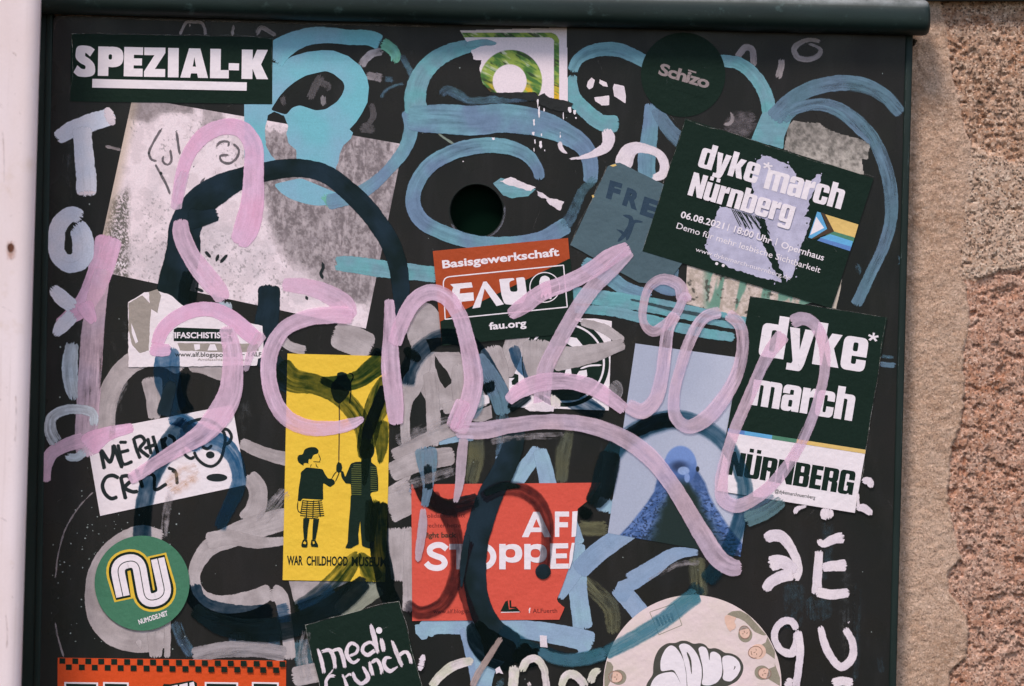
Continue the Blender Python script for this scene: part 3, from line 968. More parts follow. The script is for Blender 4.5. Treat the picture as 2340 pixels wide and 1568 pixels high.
MAR = paint('maroon_ink', (50, 42, 50), (60, 44, 48), a=.70, streak=.34, mott=.2, fray=6, soft=3, tint=(.16, .17, .22), body=.25)
PINK = paint('pink_marker', (244, 194, 220), (236, 198, 224), tint=(1.0, .74, .90), a=.70, streak=.22, mott=.10, fray=4, c_scale=1.5)
PINKT = paint('thin_pink_marker', (234, 200, 218), (224, 198, 222), tint=(1.0, .78, .92), a=.60, streak=.26, mott=.10, fray=4)
PINKS = paint('strong_pink_marker', (246, 182, 214), (242, 190, 222), tint=(1.0, .70, .88), a=.82, streak=.12, mott=.08, fray=4, c_scale=2)
WHT = paint('white_paint_marker', (230, 214, 222), (222, 206, 218), a=1.0, streak=.10, mott=.14, fray=5, spread=1.25)
WHTB = paint('bluish_white_paint', (222, 218, 232), (206, 210, 230), a=1.12, streak=.22, mott=.10, fray=8)
WHTT = paint('thin_white_paint', (204, 210, 222), (188, 200, 216), a=.82, streak=.34, mott=.2, fray=8)
CREAM = paint('cream_paint', (224, 208, 212), (206, 200, 186), a=.98, streak=.16, mott=.16, fray=6, c_scale=3)
TAN = paint('tan_streak', (176, 152, 148), a=.75, streak=.3, mott=.2, fray=6)
CHALK = paint('chalk', (156, 144, 148), a=.80, streak=.3, mott=.25, fray=6)
LILAC = paint('lilac_residue', (190, 184, 210), (178, 172, 198), a=1.0, streak=.05, mott=.14, fray=8, c_scale=2.5)
BLKM = paint('black_felt_pen', (24, 32, 34), a=1.0, streak=.02, mott=.03, fray=2, spread=1.4)
GRYM = paint('faded_pen', (96, 90, 96), a=.8, streak=.1, mott=.25, fray=3)
WEAR = paint('worn_paper_edge', (190, 184, 180), a=.42, streak=0, mott=.7, fray=2, soft=1, spread=1)

P_BLK = paper('black_print', (22, 38, 31), (25, 41, 35), amt=.30, spec=.10, rough=.6)
P_WHT = paper('white_print', (238, 220, 228), (230, 210, 217), amt=.07)
P_WHT2 = paper('white_lettering', (238, 220, 229), amt=.05, mott=0)
P_YEL = paper('yellow_print', (238, 190, 60), (232, 182, 56), amt=.09)
P_RED = paper('red_print', (212, 82, 66), (202, 74, 60), amt=.12)
P_ORG = paper('orange_print', (210, 74, 22), (206, 70, 24), amt=.12)
P_RUST = paper('rust_orange_print', (168, 68, 28), (160, 62, 26), amt=.15)
P_GRN = paper('green_print', (66, 118, 92), (62, 110, 86), amt=.16)
P_FREI = paper('slate_print', (78, 98, 108), (70, 88, 98), amt=.16, mott=.8)
P_DBLU = paper('dark_blue_print', (40, 60, 80), amt=.2)
P_SILV = paper('pale_silver_print', (226, 202, 206), (216, 198, 190), amt=.07, mott=.8)
P_TAUP = paper('taupe_print', (158, 146, 140), (146, 134, 130), amt=.14)
P_GREYP = paper('mauve_grey_print', (146, 130, 132), amt=.14)
P_FLES = paper('skin_print', (226, 186, 170), (214, 170, 156), amt=.1)
P_KHAK = paper('khaki_print', (150, 140, 124), (128, 118, 104), amt=.25)
P_OUTL = paper('charcoal_print', (72, 70, 64), amt=.14)
P_DRED = paper('dark_red_print', (120, 40, 34), amt=.15)
P_BRN = paper('brown_print', (72, 54, 40), amt=.2)
P_SKY = paper('sky_blue_print', (98, 166, 214), amt=.08)
P_ROY = paper('royal_blue_print', (92, 128, 190), amt=.08)
P_DGRN = paper('sage_green_print', (78, 128, 104), amt=.08)
P_GOLD = paper('sand_yellow_print', (222, 184, 112), amt=.08)
VC = vcol('photo_print')
VCP = vcol('weathered_poster', amt=.20, bump=.1)

rng = random.Random(11)
# ================================================================== MARKS ON THE BARE DOOR
def blob(x, y, r, s):
    k = rng.randint(5, 8)
    return [(x + r * rng.uniform(.4, 1.2) * math.cos(2 * math.pi * i / k + .3), y + r * rng.uniform(.4, 1.2) * math.sin(2 * math.pi * i / k + .3)) for i in range(k)]
sp = []
for i in range(260):
    if rng.random() < .62: x, y = rng.gauss(250, 85), rng.gauss(1290, 120)
    else: x, y = rng.uniform(130, 2040), rng.uniform(120, 1560)
    if not (112 < x < 2050 and 90 < y < 1566) or math.hypot(x - HX, y - HY) < HR + 4: continue
    sp.append(blob(x, y, rng.uniform(.7, 2.4), i))
pts_sp = [(sum(p[0] for p in b) / len(b), sum(p[1] for p in b) / len(b)) for b in sp]
o = polys(None, sp, paper('dust_speck', (150, 158, 158), amt=.3), 'paint_speckles')
info(o, 'fine pale paint specks scattered over the dark door', 'paint specks', kind='stuff')
# hairline scratches, rain runs and glue film on the bare paint
HAIR = paint('hairline', (112, 108, 110), a=.34, streak=.2, mott=.7, fray=3, soft=1)
hl, rr_ = [], []
for k in range(80):
    x, y = rng.uniform(125, 2040), rng.uniform(100, 1560)
    a = rng.gauss(1.5, .5) if rng.random() < .6 else rng.uniform(0, 3.14); L = rng.uniform(12, 70)
    if math.hypot(x - HX, y - HY) < HR + 75: continue
    hl.append(wd([(x, y), (x + L * .5 * math.cos(a) + rng.uniform(-2, 2), y + L * .5 * math.sin(a)), (x + L * math.cos(a), y + L * math.sin(a))], rng.uniform(1.2, 2.6)))
o = strokes(None, hl, 2, HAIR, 'hairline_scratches', caps=0, step=12)
info(o, 'fine hairline scratches scattered over the bare dark paint', 'scratches', kind='stuff')
FILM = paint('dried_film', (86, 88, 92), (74, 70, 66), a=.16, streak=.3, mott=.5, fray=14, soft=12)
for k in range(34):
    x, y = rng.uniform(130, 2030), rng.uniform(90, 1250); L = rng.uniform(90, 330)
    if abs(x - HX) < 90 and y < HY + 60: continue
    rr_.append(wd([(x, y), (x + rng.uniform(-3, 3), y + L * .5), (x + rng.uniform(-6, 2), y + L)], 8, rng.uniform(14, 44), 6))
o = strokes(None, rr_, 20, FILM, 'rain_runs')
info(o, 'faint dusty vertical rain runs down the dark door', 'rain marks', kind='stuff')
# thin scratches
t = empty('scratch', 170, 1320, 'long thin pale curved scratch at the lower left of the door', 'scratch')
stroke(t, [(214, 1124), (180, 1160), (150, 1210), (133, 1270), (126, 1325)], 4.5, CHALK, 'line')
stroke(t, [(127, 1422), (131, 1450), (138, 1478), (146, 1503)], 4.5, CHALK, 'line')
t = empty('chalk_letters', 520, 80, 'faint grey letter tops above the black spezial sticker', 'graffiti')
stroke(t, A1(1435, 290, 1460, 230, 1490, 180, 1560, 175, 1610, 180, 1640, 230, 1640, 290), 8, CHALK, 'letter')
stroke(t, A1(1520, 225, 1520, 180), 6, CHALK, 'letter')
stroke(t, A1(1865, 200, 1855, 290), 8, CHALK, 'letter')
stroke(t, A1(2050, 285, 2085, 220, 2210, 285), 11, CHALK, 'letter')
t = empty('chalk_letters', 1780, 130, 'faint grey numeral and letter near the hood at the upper right', 'graffiti')
stroke(t, A4(40, 465, 110, 380, 160, 390, 180, 530), 15, paint('grey_chalk_thick', (164, 150, 156), a=.85, streak=.3, fray=4), 'letter', caps=.3)
stroke(t, A4(400, 470, 395, 540, 370, 630), 15, CHALK, 'letter', caps=.2)
stroke(t, wd(A4(720, 340, 660, 320, 570, 330, 500, 390, 530, 460, 610, 475, 690, 450, 715, 400, 660, 360, 610, 350), 8, 14, 12, 6), 9, CHALK, 'letter')
stroke(None, A1(840, 1170, 975, 1200), 8, CHALK, 'chalk_dash')
info(bpy.data.objects['chalk_dash'], 'short grey dash left of the weathered poster', 'graffiti')
o = stroke(None, A2(1390, 1060, 1460, 1110, 1530, 1155), 6, paint('pale_green_streak', (140, 150, 140), a=.8, streak=.2), 'paint_streak')
info(o, 'small pale diagonal streak left above the round lock hole', 'graffiti')
t = empty('grey_wash', 1690, 280, 'smoky grey wash with a small comma mark right of the black disc', 'graffiti')
stroke(t, wd([(1655, 300), (1690, 285), (1730, 270)], 30, 60, 40), 50, paint('smoke_wash', (128, 118, 124), a=.42, streak=.2, mott=.5, fray=14, soft=12))
stroke(t, wd([(1668, 255), (1674, 268), (1668, 282), (1652, 284)], 5, 8, 10, 6), 8, CHALK)
# faint smoky wipes
t = empty('wiped_paint', 560, 1500, 'faint blue grey wiped paint smears between the orange and black stickers', 'graffiti')
stroke(t, [(400, 1420), (415, 1460), (440, 1500)], 26, THINB, 'smear')
stroke(t, [(550, 1445), (545, 1500)], 50, THINB, 'smear')
stroke(t, [(625, 1450), (630, 1490)], 26, THINB, 'smear')
stroke(t, [(685, 1460), (700, 1540)], 40, THINB, 'smear')
stroke(t, [(1135, 1560), (1150, 1568)], 30, THINB, 'smear')
t = empty('wiped_paint', 1850, 1400, 'vertical blue grey runs under the white letters at the lower right', 'graffiti')
SCF = paint('print_scuff', (120, 126, 124), a=.34, streak=.2, mott=.8, fray=4, soft=2, spread=1)
WIPE = paint('rain_streak', (70, 92, 104), a=.22, streak=.4, mott=.3, fray=10, soft=8)
for pts, w in (([(1892, 1190), (1890, 1330)], 28), ([(1870, 1360), (1872, 1420)], 60), ([(1815, 1330), (1812, 1440)], 46), ([(2010, 1500), (2015, 1540)], 16), ([(1960, 1330), (1955, 1560)], 18)):
    stroke(t, pts, w, WIPE, 'run')
# worn grey remnant in the teal loop and beside
t = empty('grey_smudges', 760, 230, 'dim grey smudged strokes inside and right of the big teal loop', 'graffiti')
DIM = paint('dim_grey', (104, 98, 102), a=.6, streak=.2, mott=.3, fray=8)
stroke(t, A2(370, 800, 420, 680, 470, 600), 18, DIM); stroke(t, A2(430, 650, 520, 690, 500, 730), 16, DIM)
stroke(t, A2(480, 760, 485, 850), 12, GREYT); stroke(t, A2(150, 760, 165, 850), 12, DIM)
stroke(t, A2(850, 820, 880, 890, 870, 960, 800, 1020), 14, DIM); stroke(t, A2(770, 1020, 900, 1040), 20, DIM)
stroke(t, A2(780, 540, 830, 460, 900, 420, 960, 410), 18, paint('chipped_grey', (170, 162, 172), a=.8, streak=.2, mott=.4, fray=8))
stroke(t, A2(820, 600, 960, 630), 18, paint('chipped_grey2', (160, 150, 158), a=.7, streak=.2, mott=.4, fray=8))
stroke(t, A2(960, 630, 1050, 640), 14, THINB); stroke(t, A2(940, 790, 960, 740, 1040, 690, 1130, 670), 9, THINB)

# ================================================================== PALE BLUE AND OLIVE LETTERS, LOWER HALF
t = empty('olive_tag', 1330, 1300, 'olive green dry brushed shadow strokes among the pale blue letters', 'graffiti')
for pts, w in ((wd([(1328, 1318), (1362, 1352), (1395, 1388), (1402, 1450)], 24, 40, 30), 36), ([(1590, 1272), (1594, 1320), (1600, 1366)], 38),
               ([(1318, 1205), (1350, 1208), (1390, 1206)], 34), (wd([(1305, 980), (1288, 1030), (1282, 1105)], 20, 36, 26), 30),
               (wd([(1092, 985), (1085, 1040), (1070, 1106)], 26, 44, 40), 40), ([(1328, 1500), (1400, 1470)], 0.1)):
    if w > 1: stroke(t, pts, w, OLIVE)
stroke(t, [(595, 1195), (640, 1160)], 40, paint('olive_faint', (96, 100, 84), a=.4, streak=.4, fray=8, soft=4))
t = empty('pale_blue_tag', 1250, 1300, 'pale blue angular spray letters in the lower middle of the door', 'graffiti')
stroke(t, wd([(1232, 1022), (1215, 1050), (1188, 1085), (1165, 1118)], 26, 34, 40), 34, PALE, wob=.02)
stroke(t, wd([(1232, 1025), (1242, 1060), (1255, 1118)], 30, 36), 34, PALE, wob=.02)
stroke(t, [(1240, 1110), (1290, 1180), (1318, 1250)], 40, PALE)
stroke(t, wd([(1325, 1240), (1316, 1290), (1322, 1360), (1333, 1440)], 24, 44, 40, 42), 40, PALE)
stroke(t, wd([(1322, 1288), (1300, 1330), (1275, 1368)], 40, 20), 30, PALE)
stroke(t, [(1318, 1308), (1360, 1268), (1400, 1238), (1445, 1205)], 42, PERI)
stroke(t, [(1392, 1139), (1383, 1172)], 42, PALE, caps=.1)
stroke(t, wd([(968, 1445), (985, 1432), (1050, 1430), (1150, 1436), (1240, 1444), (1330, 1462), (1356, 1472)], 46, 36, 38, 44, 48), 40, PALE, wob=.03)
polys(t, [ragged([(948, 1428), (986, 1426), (984, 1442), (975, 1460), (964, 1462), (950, 1448)], 1.5)], PALE, 'blob')
polys(t, [ragged([(1311, 1470), (1322, 1490), (1314, 1495), (1345, 1488), (1330, 1466)], 1)], PALE, 'blob')
stroke(t, wd([(1062, 1432), (1082, 1490), (1100, 1575)], 28, 34, 40), 32, PERI)
polys(t, [ragged([(1060, 1430), (1092, 1430), (1108, 1500), (1153, 1512), (1130, 1540), (1126, 1556), (1124, 1575), (1090, 1575), (1084, 1510)], 2.5)], PALE, 'blob')
stroke(t, wd([(1596, 1262), (1545, 1266), (1490, 1300), (1438, 1332)], 14, 34, 40), 36, PERI, caps=.1)
stroke(t, wd([(1408, 1340), (1440, 1372), (1472, 1412)], 34, 40, 38), 36, PERI, caps=.2)
polys(t, [ragged([(1402, 1352), (1412, 1330), (1445, 1318), (1452, 1346), (1430, 1376), (1410, 1372)], 1.5)], PERI, 'blob')
stroke(t, wd([(910, 1120), (935, 1140)], 30, 40), 34, PERI)
stroke(t, [(1085, 1000), (1040, 1004), (1000, 1012)], 14, PALE)

# ================================================================== GREY PAINT
t = empty('grey_tag', 450, 1300, 'thick light grey rounded letters with drips across the lower left', 'graffiti')
stroke(t, wd([(240, 990), (241, 940), (250, 900), (270, 860), (300, 830), (340, 812), (390, 815), (425, 835)], 44, 44, 42, 50, 60), 44, GREY, wob=.03)
stroke(t, [(430, 815), (480, 825), (540, 850)], 60, GREY)
stroke(t, wd([(345, 860), (352, 910), (352, 960)], 46, 26), 36, GREY)
stroke(t, wd([(565, 1085), (588, 1115), (585, 1160), (560, 1195)], 36, 40, 44), 40, GREY)
stroke(t, wd([(664, 1182), (600, 1200), (530, 1225), (478, 1252), (447, 1300), (446, 1335), (462, 1362), (500, 1380), (560, 1375), (622, 1350)], 46, 50, 46, 34, 24, 24, 34, 42, 34), 36, GREY, wob=.03)
stroke(t, wd([(618, 1352), (640, 1362), (650, 1400), (658, 1450), (662, 1508)], 40, 30, 24, 28), 30, GREY)
stroke(t, [(438, 1500), (500, 1486), (590, 1484), (655, 1496)], 34, paint('brushed_grey', (162, 152, 158), a=.86, streak=.3, fray=6))
stroke(t, wd([(548, 1010), (600, 1034), (662, 1052)], 24, 30), 28, GREY)
stroke(t, wd([(470, 1238), (520, 1228), (590, 1240), (652, 1236)], 40, 18), 26, GREY)
stroke(t, wd([(374, 1225), (320, 1218), (262, 1246), (222, 1298), (212, 1350), (225, 1410), (262, 1448), (320, 1462), (385, 1450)], 24, 36, 30, 34, 48, 54, 52), 40, GREY, wob=.03)
stroke(t, wd([(316, 1460), (322, 1484)], 16, 9), 12, GREY); stroke(t, wd([(356, 1440), (356, 1505)], 40, 26), 36, GREY)
stroke(t, [(384, 1400), (382, 1505)], 14, GREY)
stroke(t, wd([(666, 1548), (740, 1536), (800, 1545)], 40, 44), 40, GREY)
polys(t, [ragged([(660, 1328), (800, 1328), (752, 1352), (674, 1382)], 1.5)], GREY, 'blob')
o = stroke(t, wd([(858, 1330), (815, 1368), (776, 1405)], 60, 52, 40), 46, OLIVG, caps=.2)
t = empty('grey_drips_tag', 990, 900, 'dripping light grey tall letters between the yellow and the round emblem stickers', 'graffiti')
polys(t, [ragged([(938, 692), (960, 684), (985, 695), (1010, 722), (1020, 770), (975, 775), (938, 790), (925, 750)], 2.5)], GREY, 'blob')
polys(t, [(ragged(E2(55, 330, 100, 240, 200, 120, 370, 10, 640, 10, 720, 120, 735, 260, 690, 430, 600, 500, 440, 600, 430, 700, 320, 740, 310, 500, 250, 390, 190, 480, 150, 560, 60, 560), 2), [ragged(E2(395, 30, 430, 90, 480, 160, 520, 200, 570, 310, 500, 375, 450, 300, 405, 170), 2)])], GREY, 'blob')
stroke(t, wd([(955, 770), (962, 820), (948, 880), (930, 920), (926, 990), (934, 1050), (926, 1100)], 30, 46, 30, 18, 26, 16), 26, GREY)
stroke(t, wd([(982, 850), (988, 900), (990, 950), (990, 1000), (985, 1020)], 30, 30, 28), 30, GREY)
stroke(t, wd([(1052, 830), (1058, 880), (1060, 960)], 36, 50, 40), 46, GREY)
stroke(t, wd([(895, 1042), (950, 1016), (1010, 990), (1050, 974)], 26, 34), 32, GREY)
stroke(t, wd([(890, 1082), (950, 1056), (1040, 1040)], 40, 44, 38), 42, GREY)
stroke(t, wd([(888, 1136), (912, 1118), (934, 1100)], 40, 24), 30, GREY)
stroke(t, wd([(886, 1165), (946, 1140)], 62, 50), 52, GREY, caps=.1)
stroke(t, wd([(912, 1205), (918, 1290), (915, 1330)], 60, 50, 40), 50, GREY, caps=.2)
stroke(t, wd([(935, 1210), (938, 1400)], 22, 34), 28, GREY)
stroke(t, [(760, 760), (800, 775), (850, 800)], 60, GREY)
stroke(t, [(640, 770), (660, 790), (700, 802)], 22, GREY)
stroke(t, wd([(1112, 905), (1060, 925), (1010, 935)], 40, 22), 30, GREY)
polys(t, [ragged([(1100, 935), (1122, 925), (1125, 955), (1100, 965), (1072, 960)], 2)], GREY, 'blob')

# ================================================================== WEATHERED POSTER
PQ = [(303, 222), (922, 330), (836, 751), (217, 618)]
g1 = [(590, 300), (905, 310), (932, 400), (880, 560), (850, 700), (800, 690), (750, 690), (735, 640), (690, 615), (655, 590), (625, 540), (600, 430)]
g2 = [(296, 215), (444, 222), (440, 260), (372, 258), (338, 280), (298, 272)]
g3 = [(466, 230), (500, 230), (517, 288), (458, 302)]
g4 = [(258, 455), (292, 430), (294, 640), (230, 615), (240, 520)]
def soft_in(x, y, poly, s=6, amp=10, seed=0):
    n = (fbm(x, y, 14, 3, seed) - .5) * amp * 2
    m = (fbm(x, y, 14, 3, seed + 5) - .5) * amp * 2
    acc = 0
    for dx, dy in ((0, 0), (s, 0), (-s, 0), (0, s), (0, -s)):
        acc = acc + inpoly(x + n + dx, y + m + dy, poly).astype(float)
    return acc / 5
def poster_fn(u, v, x, y):
    c = mixc((234, 214, 223), (214, 198, 207), sstep(.35, .7, fbm(x, y, 60, 4, 1)))
    # grey photo half: fine streaky mottle
    f = fbm(x, y, 5.5, 4, 2, .75) * .6 + fbm(x * 1.6, y * .7, 16, 3, 71) * .4
    g = mixc((172, 158, 163), (116, 104, 108), sstep(.34, .66, f))
    g = mixc(g, np.array((196, 180, 186.)), sstep(.60, .74, fbm(x * 1.8, y * .6, 14, 3, 72)) * .6)
    m = np.clip(soft_in(x, y, g1, 12, 9, 3) * (.72 + .28 * sstep(.2, .4, fbm(x, y, 30, 3, 8))), 0, 1)
    c = c * (1 - m[..., None]) + g * m[..., None]
    for gg, k in ((g2, .8), (g3, .55)):
        m = soft_in(x, y, gg, 5, 4, 4) * k * (.75 + .25 * sstep(.4, .6, f))
        c = c * (1 - m[..., None]) + np.array((120, 108, 111.)) * m[..., None]
    m = soft_in(x, y, g4, 6, 5, 6) * sstep(.40, .54, fbm(x, y, 3.2, 3, 12, .7)) * .9
    c = c * (1 - m[..., None]) + np.array((88, 84, 78.)) * m[..., None]
    le = sstep(.045, .0, u) * .6                       # yellowed left rim
    c = c * (1 - le[..., None]) + np.array((186, 164, 142.)) * le[..., None]
    m = sstep(.66, .72, fbm(x, y, 5, 3, 15)) * sstep(.54, .66, fbm(x, y, 70, 2, 16)) * .38
    c = c * (1 - m[..., None]) + np.array((92, 86, 88.)) * m[..., None]
    m = sstep(.48, .60, fbm(x, y, 26, 4, 19)) * .16
    c = c * (1 - m[..., None]) + np.array((140, 128, 134.)) * m[..., None]
    return c
poster = picture('poster', PQ, 330, 220, poster_fn, VCP)
info(poster, 'large weathered white and grey poster remnant tilted behind the pink and black scrawls', 'poster')
for pts in (A1(1290, 1030, 1190, 1225, 1215, 1280, 1260, 1290), A1(1310, 1240, 1300, 1290, 1340, 1320, 1370, 1290, 1360, 1190), A1(1410, 1050, 1425, 1150, 1440, 1240),
            A1(1240, 1310, 1280, 1390, 1330, 1480, 1360, 1560), A1(1730, 1180, 1760, 1140, 1830, 1140, 1820, 1180), A1(1860, 1150, 1910, 1200, 1890, 1270, 1830, 1310, 1770, 1290, 1760, 1250, 1830, 1240),
            A1(1640, 1420, 1610, 1460, 1620, 1500), A1(1480, 1100, 1475, 1115), A1(1530, 1095, 1545, 1100), A1(1630, 1160, 1635, 1175), A1(1545, 1330, 1555, 1335), A1(1715, 1380, 1730, 1380)):
    stroke(poster, pts, 6.5, GRYM, 'pen_mark')
for pts in (A1(1275, 1380, 1300, 1395), A1(1405, 1045, 1415, 1055), A1(1180, 1222, 1200, 1230), A1(1285, 1030, 1295, 1040), B2(470, 690, 480, 740, 460, 780, 480, 830), B2(320, 690, 315, 700), B1(1640, 600, 1690, 660), B1(1730, 690, 1750, 630), B1(1760, 700, 1820, 630), B1(1560, 900, 1630, 930), B1(1700, 950, 1730, 970), B2(340, 960, 355, 1000)):
    stroke(poster, pts, 6, BLKM, 'pen_mark')
text(poster, 'WW', B1(915, 715)[0], B1(1010, 735)[0], 9, P_WHT2, .02)
# grey worn patch behind the tilted leaflet
def patch2(u, v, x, y):
    c = mixc((150, 140, 136), (98, 92, 88), sstep(.3, .7, fbm(x, y, 12, 5, 31, .75)))
    m = sstep(.3, .8, fbm(x, y, 10, 5, 33, .7) + (y - 345) * .004) * .8
    return c * (1 - m[..., None]) + np.array((196, 184, 178.)) * m[..., None]
p2p = A4(420, 1190, 450, 1010, 500, 965, 700, 985, 780, 1040, 1110, 1140, 1090, 1270, 1045, 1275, 1050, 1330, 1060, 1400, 700, 1330)
o = picture('paper_remnant', [(1780, 260), (2000, 300), (2000, 420), (1780, 400)], 110, 60, patch2, VCP, keep=lambda x, y: inpoly(x, y, ragged(p2p, 2, 4)))
info(o, 'mottled grey paper remnant above the tilted black march leaflet', 'paper remnant')
def patch3(u, v, x, y):
    s = fbm(x + y * .2, y * .15, 16, 2, 41)
    c = mixc((210, 190, 184), (178, 160, 150), sstep(.35, .65, fbm(x, y, 9, 4, 42, .7)))
    m = sstep(.5, .56, s) * sstep(1600, 1625, x) * .85
    c = c * (1 - m[..., None]) + np.array((92, 138, 122.)) * m[..., None]
    m = sstep(.70, .76, fbm(x, y, 11, 3, 44)) * .8
    return c * (1 - m[..., None]) + np.array((70, 66, 60.)) * m[..., None]
o = picture('paper_remnant', [(1570, 606), (1860, 690), (1712, 730), (1566, 694)], 110, 50, patch3, VCP)
info(o, 'beige and green striped paper remnant peeking out below the tilted black leaflet', 'paper remnant')
o = polys(None, [ragged(B4(885, 825, 800, 1062, 838, 1066, 862, 960), 1)], paper('tan_paper', (196, 180, 168), amt=.15), 'paper_remnant')
info(o, 'narrow tan paper sliver between the two black march stickers', 'paper remnant')

# ================================================================== TEAL AND BLUE SCRIBBLE, TOP
t = empty('teal_loop_tag', 720, 250, 'solid teal looping letter beside the black spezial sticker', 'graffiti')
P1 = A2(-153, 835, 72, 835, 72, 500, 130, 512, 230, 452, 350, 416, 470, 402, 560, 405, 680, 450, 780, 530, 830, 620, 845, 700, 833, 820, 790, 905, 745, 975, 690, 1035, 718, 1062, 700, 1110, 640, 1165, 612, 1230, 600, 1300, 580, 1340, 590, 1440, 480, 1400, 300, 1330, 120, 1310, -60, 1330, -150, 1300)
H1 = A2(60, 880, 130, 770, 190, 705, 260, 650, 340, 605, 430, 583, 500, 568, 560, 590, 640, 655, 652, 700, 630, 760, 590, 815, 500, 875, 420, 885, 340, 858, 290, 842, 230, 862, 190, 912, 170, 915)
H2 = ragged(A2(35, 925, 90, 895, 165, 925, 200, 1010, 185, 1070, 200, 1140, 260, 1200, 265, 1280, 200, 1312, 120, 1306, 60, 1240, 20, 1150, 12, 1050), 2.2, 4)
polys(t, [(P1, [roundp([(p[0], p[1], 6) for p in H1], 3), H2])], TEAL, 'body')
polys(t, [ragged(A2(240, 1290, 290, 1340, 380, 1350, 470, 1370, 500, 1330, 490, 1290, 430, 1380, 350, 1260), 1)], VCP if False else GREY, 'chip') if False else None
stroke(t, wd(A2(60, 470, 110, 420, 190, 360, 300, 310, 420, 285, 560, 285, 700, 300, 850, 305, 940, 345), 60, 48, 38, 34, 32, 34), 36, TEAL, wob=.03, caps=.2)
stroke(t, wd(A2(940, 340, 1010, 380, 1060, 440, 1050, 510), 26, 26, 16), 22, MINT)
polys(t, [roundp([(p[0], p[1], 10) for p in B2(80, 70, 300, 20, 660, 170, 640, 225, 540, 235, 430, 243, 330, 225, 220, 190, 140, 140)], 4)], TEAL, 'body')
stroke(t, wd(B2(480, 150, 510, 200, 522, 262), 20, 9), 14, MINT)
t = empty('blue_loops_tag', 1250, 300, 'wide slate blue looping scrawl sweeping across the top around the lock hole', 'graffiti')
stroke(t, wd([(915, 125), (938, 165), (950, 210), (950, 260)], 14, 18, 20), 18, THINB)
stroke(t, wd([(936, 250), (940, 290), (925, 340), (890, 385), (840, 430), (795, 452), (745, 462)], 38, 30, 26, 30, 34), 30, BLUE)
stroke(t, wd([(1136, 102), (1100, 100), (1062, 108), (1020, 122), (980, 150), (957, 185), (948, 225), (952, 262)], 8, 26, 34, 40, 46, 48), 40, TURQ)
stroke(t, wd([(930, 268), (965, 272), (1010, 272), (1080, 276), (1150, 270), (1230, 282), (1290, 305), (1338, 340), (1350, 390), (1348, 420)], 50, 60, 62, 60, 46, 34, 30), 50, BLUE, wob=.03)
stroke(t, wd(A2(1410, 760, 1470, 720, 1560, 760, 1650, 810, 1800, 800, 2000, 790, 2170, 760), 16, 24, 18, 20, 24), 20, THINB)
stroke(t, wd([(1234, 412), (1228, 385), (1200, 352), (1150, 334), (1090, 334), (1030, 350), (980, 380), (950, 425), (945, 470), (965, 505), (1010, 530), (1050, 545), (1100, 556), (1170, 556), (1240, 545), (1300, 512)], 22, 30, 34, 32, 34, 32, 30, 36), 34, BLUE, wob=.04)
stroke(t, wd([(1290, 520), (1312, 480), (1330, 440), (1362, 405)], 30, 22, 20), 24, THINB)
stroke(t, wd([(1306, 165), (1322, 135), (1360, 116), (1410, 114), (1450, 128), (1490, 150)], 22, 30, 28), 28, BLUE)
stroke(t, wd([(1309, 170), (1311, 220), (1340, 255), (1375, 280), (1415, 283)], 18, 32, 34, 36), 32, TURQ)
stroke(t, wd([(1490, 235), (1484, 310), (1478, 360), (1478, 420)], 30, 38, 38), 36, BLUE)
stroke(t, wd([(1498, 245), (1520, 285), (1560, 330)], 26, 34), 30, SLATE)
stroke(t, wd([(1640, 138), (1690, 146), (1728, 178), (1752, 225), (1758, 268), (1745, 310), (1725, 345)], 26, 30, 30, 44), 30, TURQ)
polys(t, [roundp([(p[0], p[1], 5) for p in A4(245, 905, 400, 860, 490, 930, 420, 1100, 415, 1195, 160, 1112)], 3)], TURQ, 'body')
stroke(t, wd([(1765, 275), (1800, 236), (1850, 204), (1915, 190), (1975, 196), (2025, 222), (2060, 262)], 40, 32, 34, 32, 26), 32, SLATE)
stroke(t, wd([(1785, 272), (1830, 244), (1890, 238), (1945, 262), (1992, 312), (2020, 372), (2034, 430), (2037, 490), (2020, 560), (1992, 620), (1955, 700)], 30, 22, 22, 28, 30, 28, 24, 26), 28, SLATE, wob=.04)
stroke(t, wd([(1800, 262), (1860, 246), (1910, 256), (1960, 300), (1990, 330)], 10, 16, 8), 12, SLATE)
stroke(t, wd([(1440, 560), (1480, 630), (1530, 660), (1560, 655)], 24, 34, 26), 30, BLUE)
stroke(t, wd([(1330, 600), (1380, 625), (1430, 660), (1490, 672)], 30, 34, 20), 30, BLUE)
stroke(t, [(1538, 605), (1535, 650)], 26, SLATE)
t = empty('turquoise_bars_tag', 1400, 660, 'turquoise horizontal brush bars running behind the union sticker', 'graffiti')
stroke(t, wd([(764, 602), (800, 604), (870, 614), (1000, 628)], 30, 38, 34), 36, TURQ, caps=.3)
stroke(t, wd([(1300, 672), (1400, 684), (1500, 700), (1600, 720), (1712, 742)], 34, 32, 34, 30), 32, TURQ)
stroke(t, wd([(1306, 706), (1400, 712), (1500, 735), (1600, 760), (1680, 772)], 16, 24, 22, 20), 20, TURQ)
stroke(t, wd([(1440, 684), (1560, 712), (1700, 738)], 6, 9, 7), 8, paint('dark_gap', (52, 66, 72), a=.8, streak=.2, mott=.2))
t = empty('blue_dashes', 2028, 834, 'two short stacked blue grey dashes right of the lower march sticker', 'graffiti')
stroke(t, B4(1190, 1440, 1310, 1460), 9, THINB); stroke(t, B4(1185, 1510, 1315, 1520), 12, SLATE, caps=.1)
stroke(t, wd(B4(1000, 700, 1020, 760, 1020, 800), 10, 14, 6), 10, THINB)
stroke(t, [(2052, 582), (2058, 600), (2052, 606)], 7, THINB)

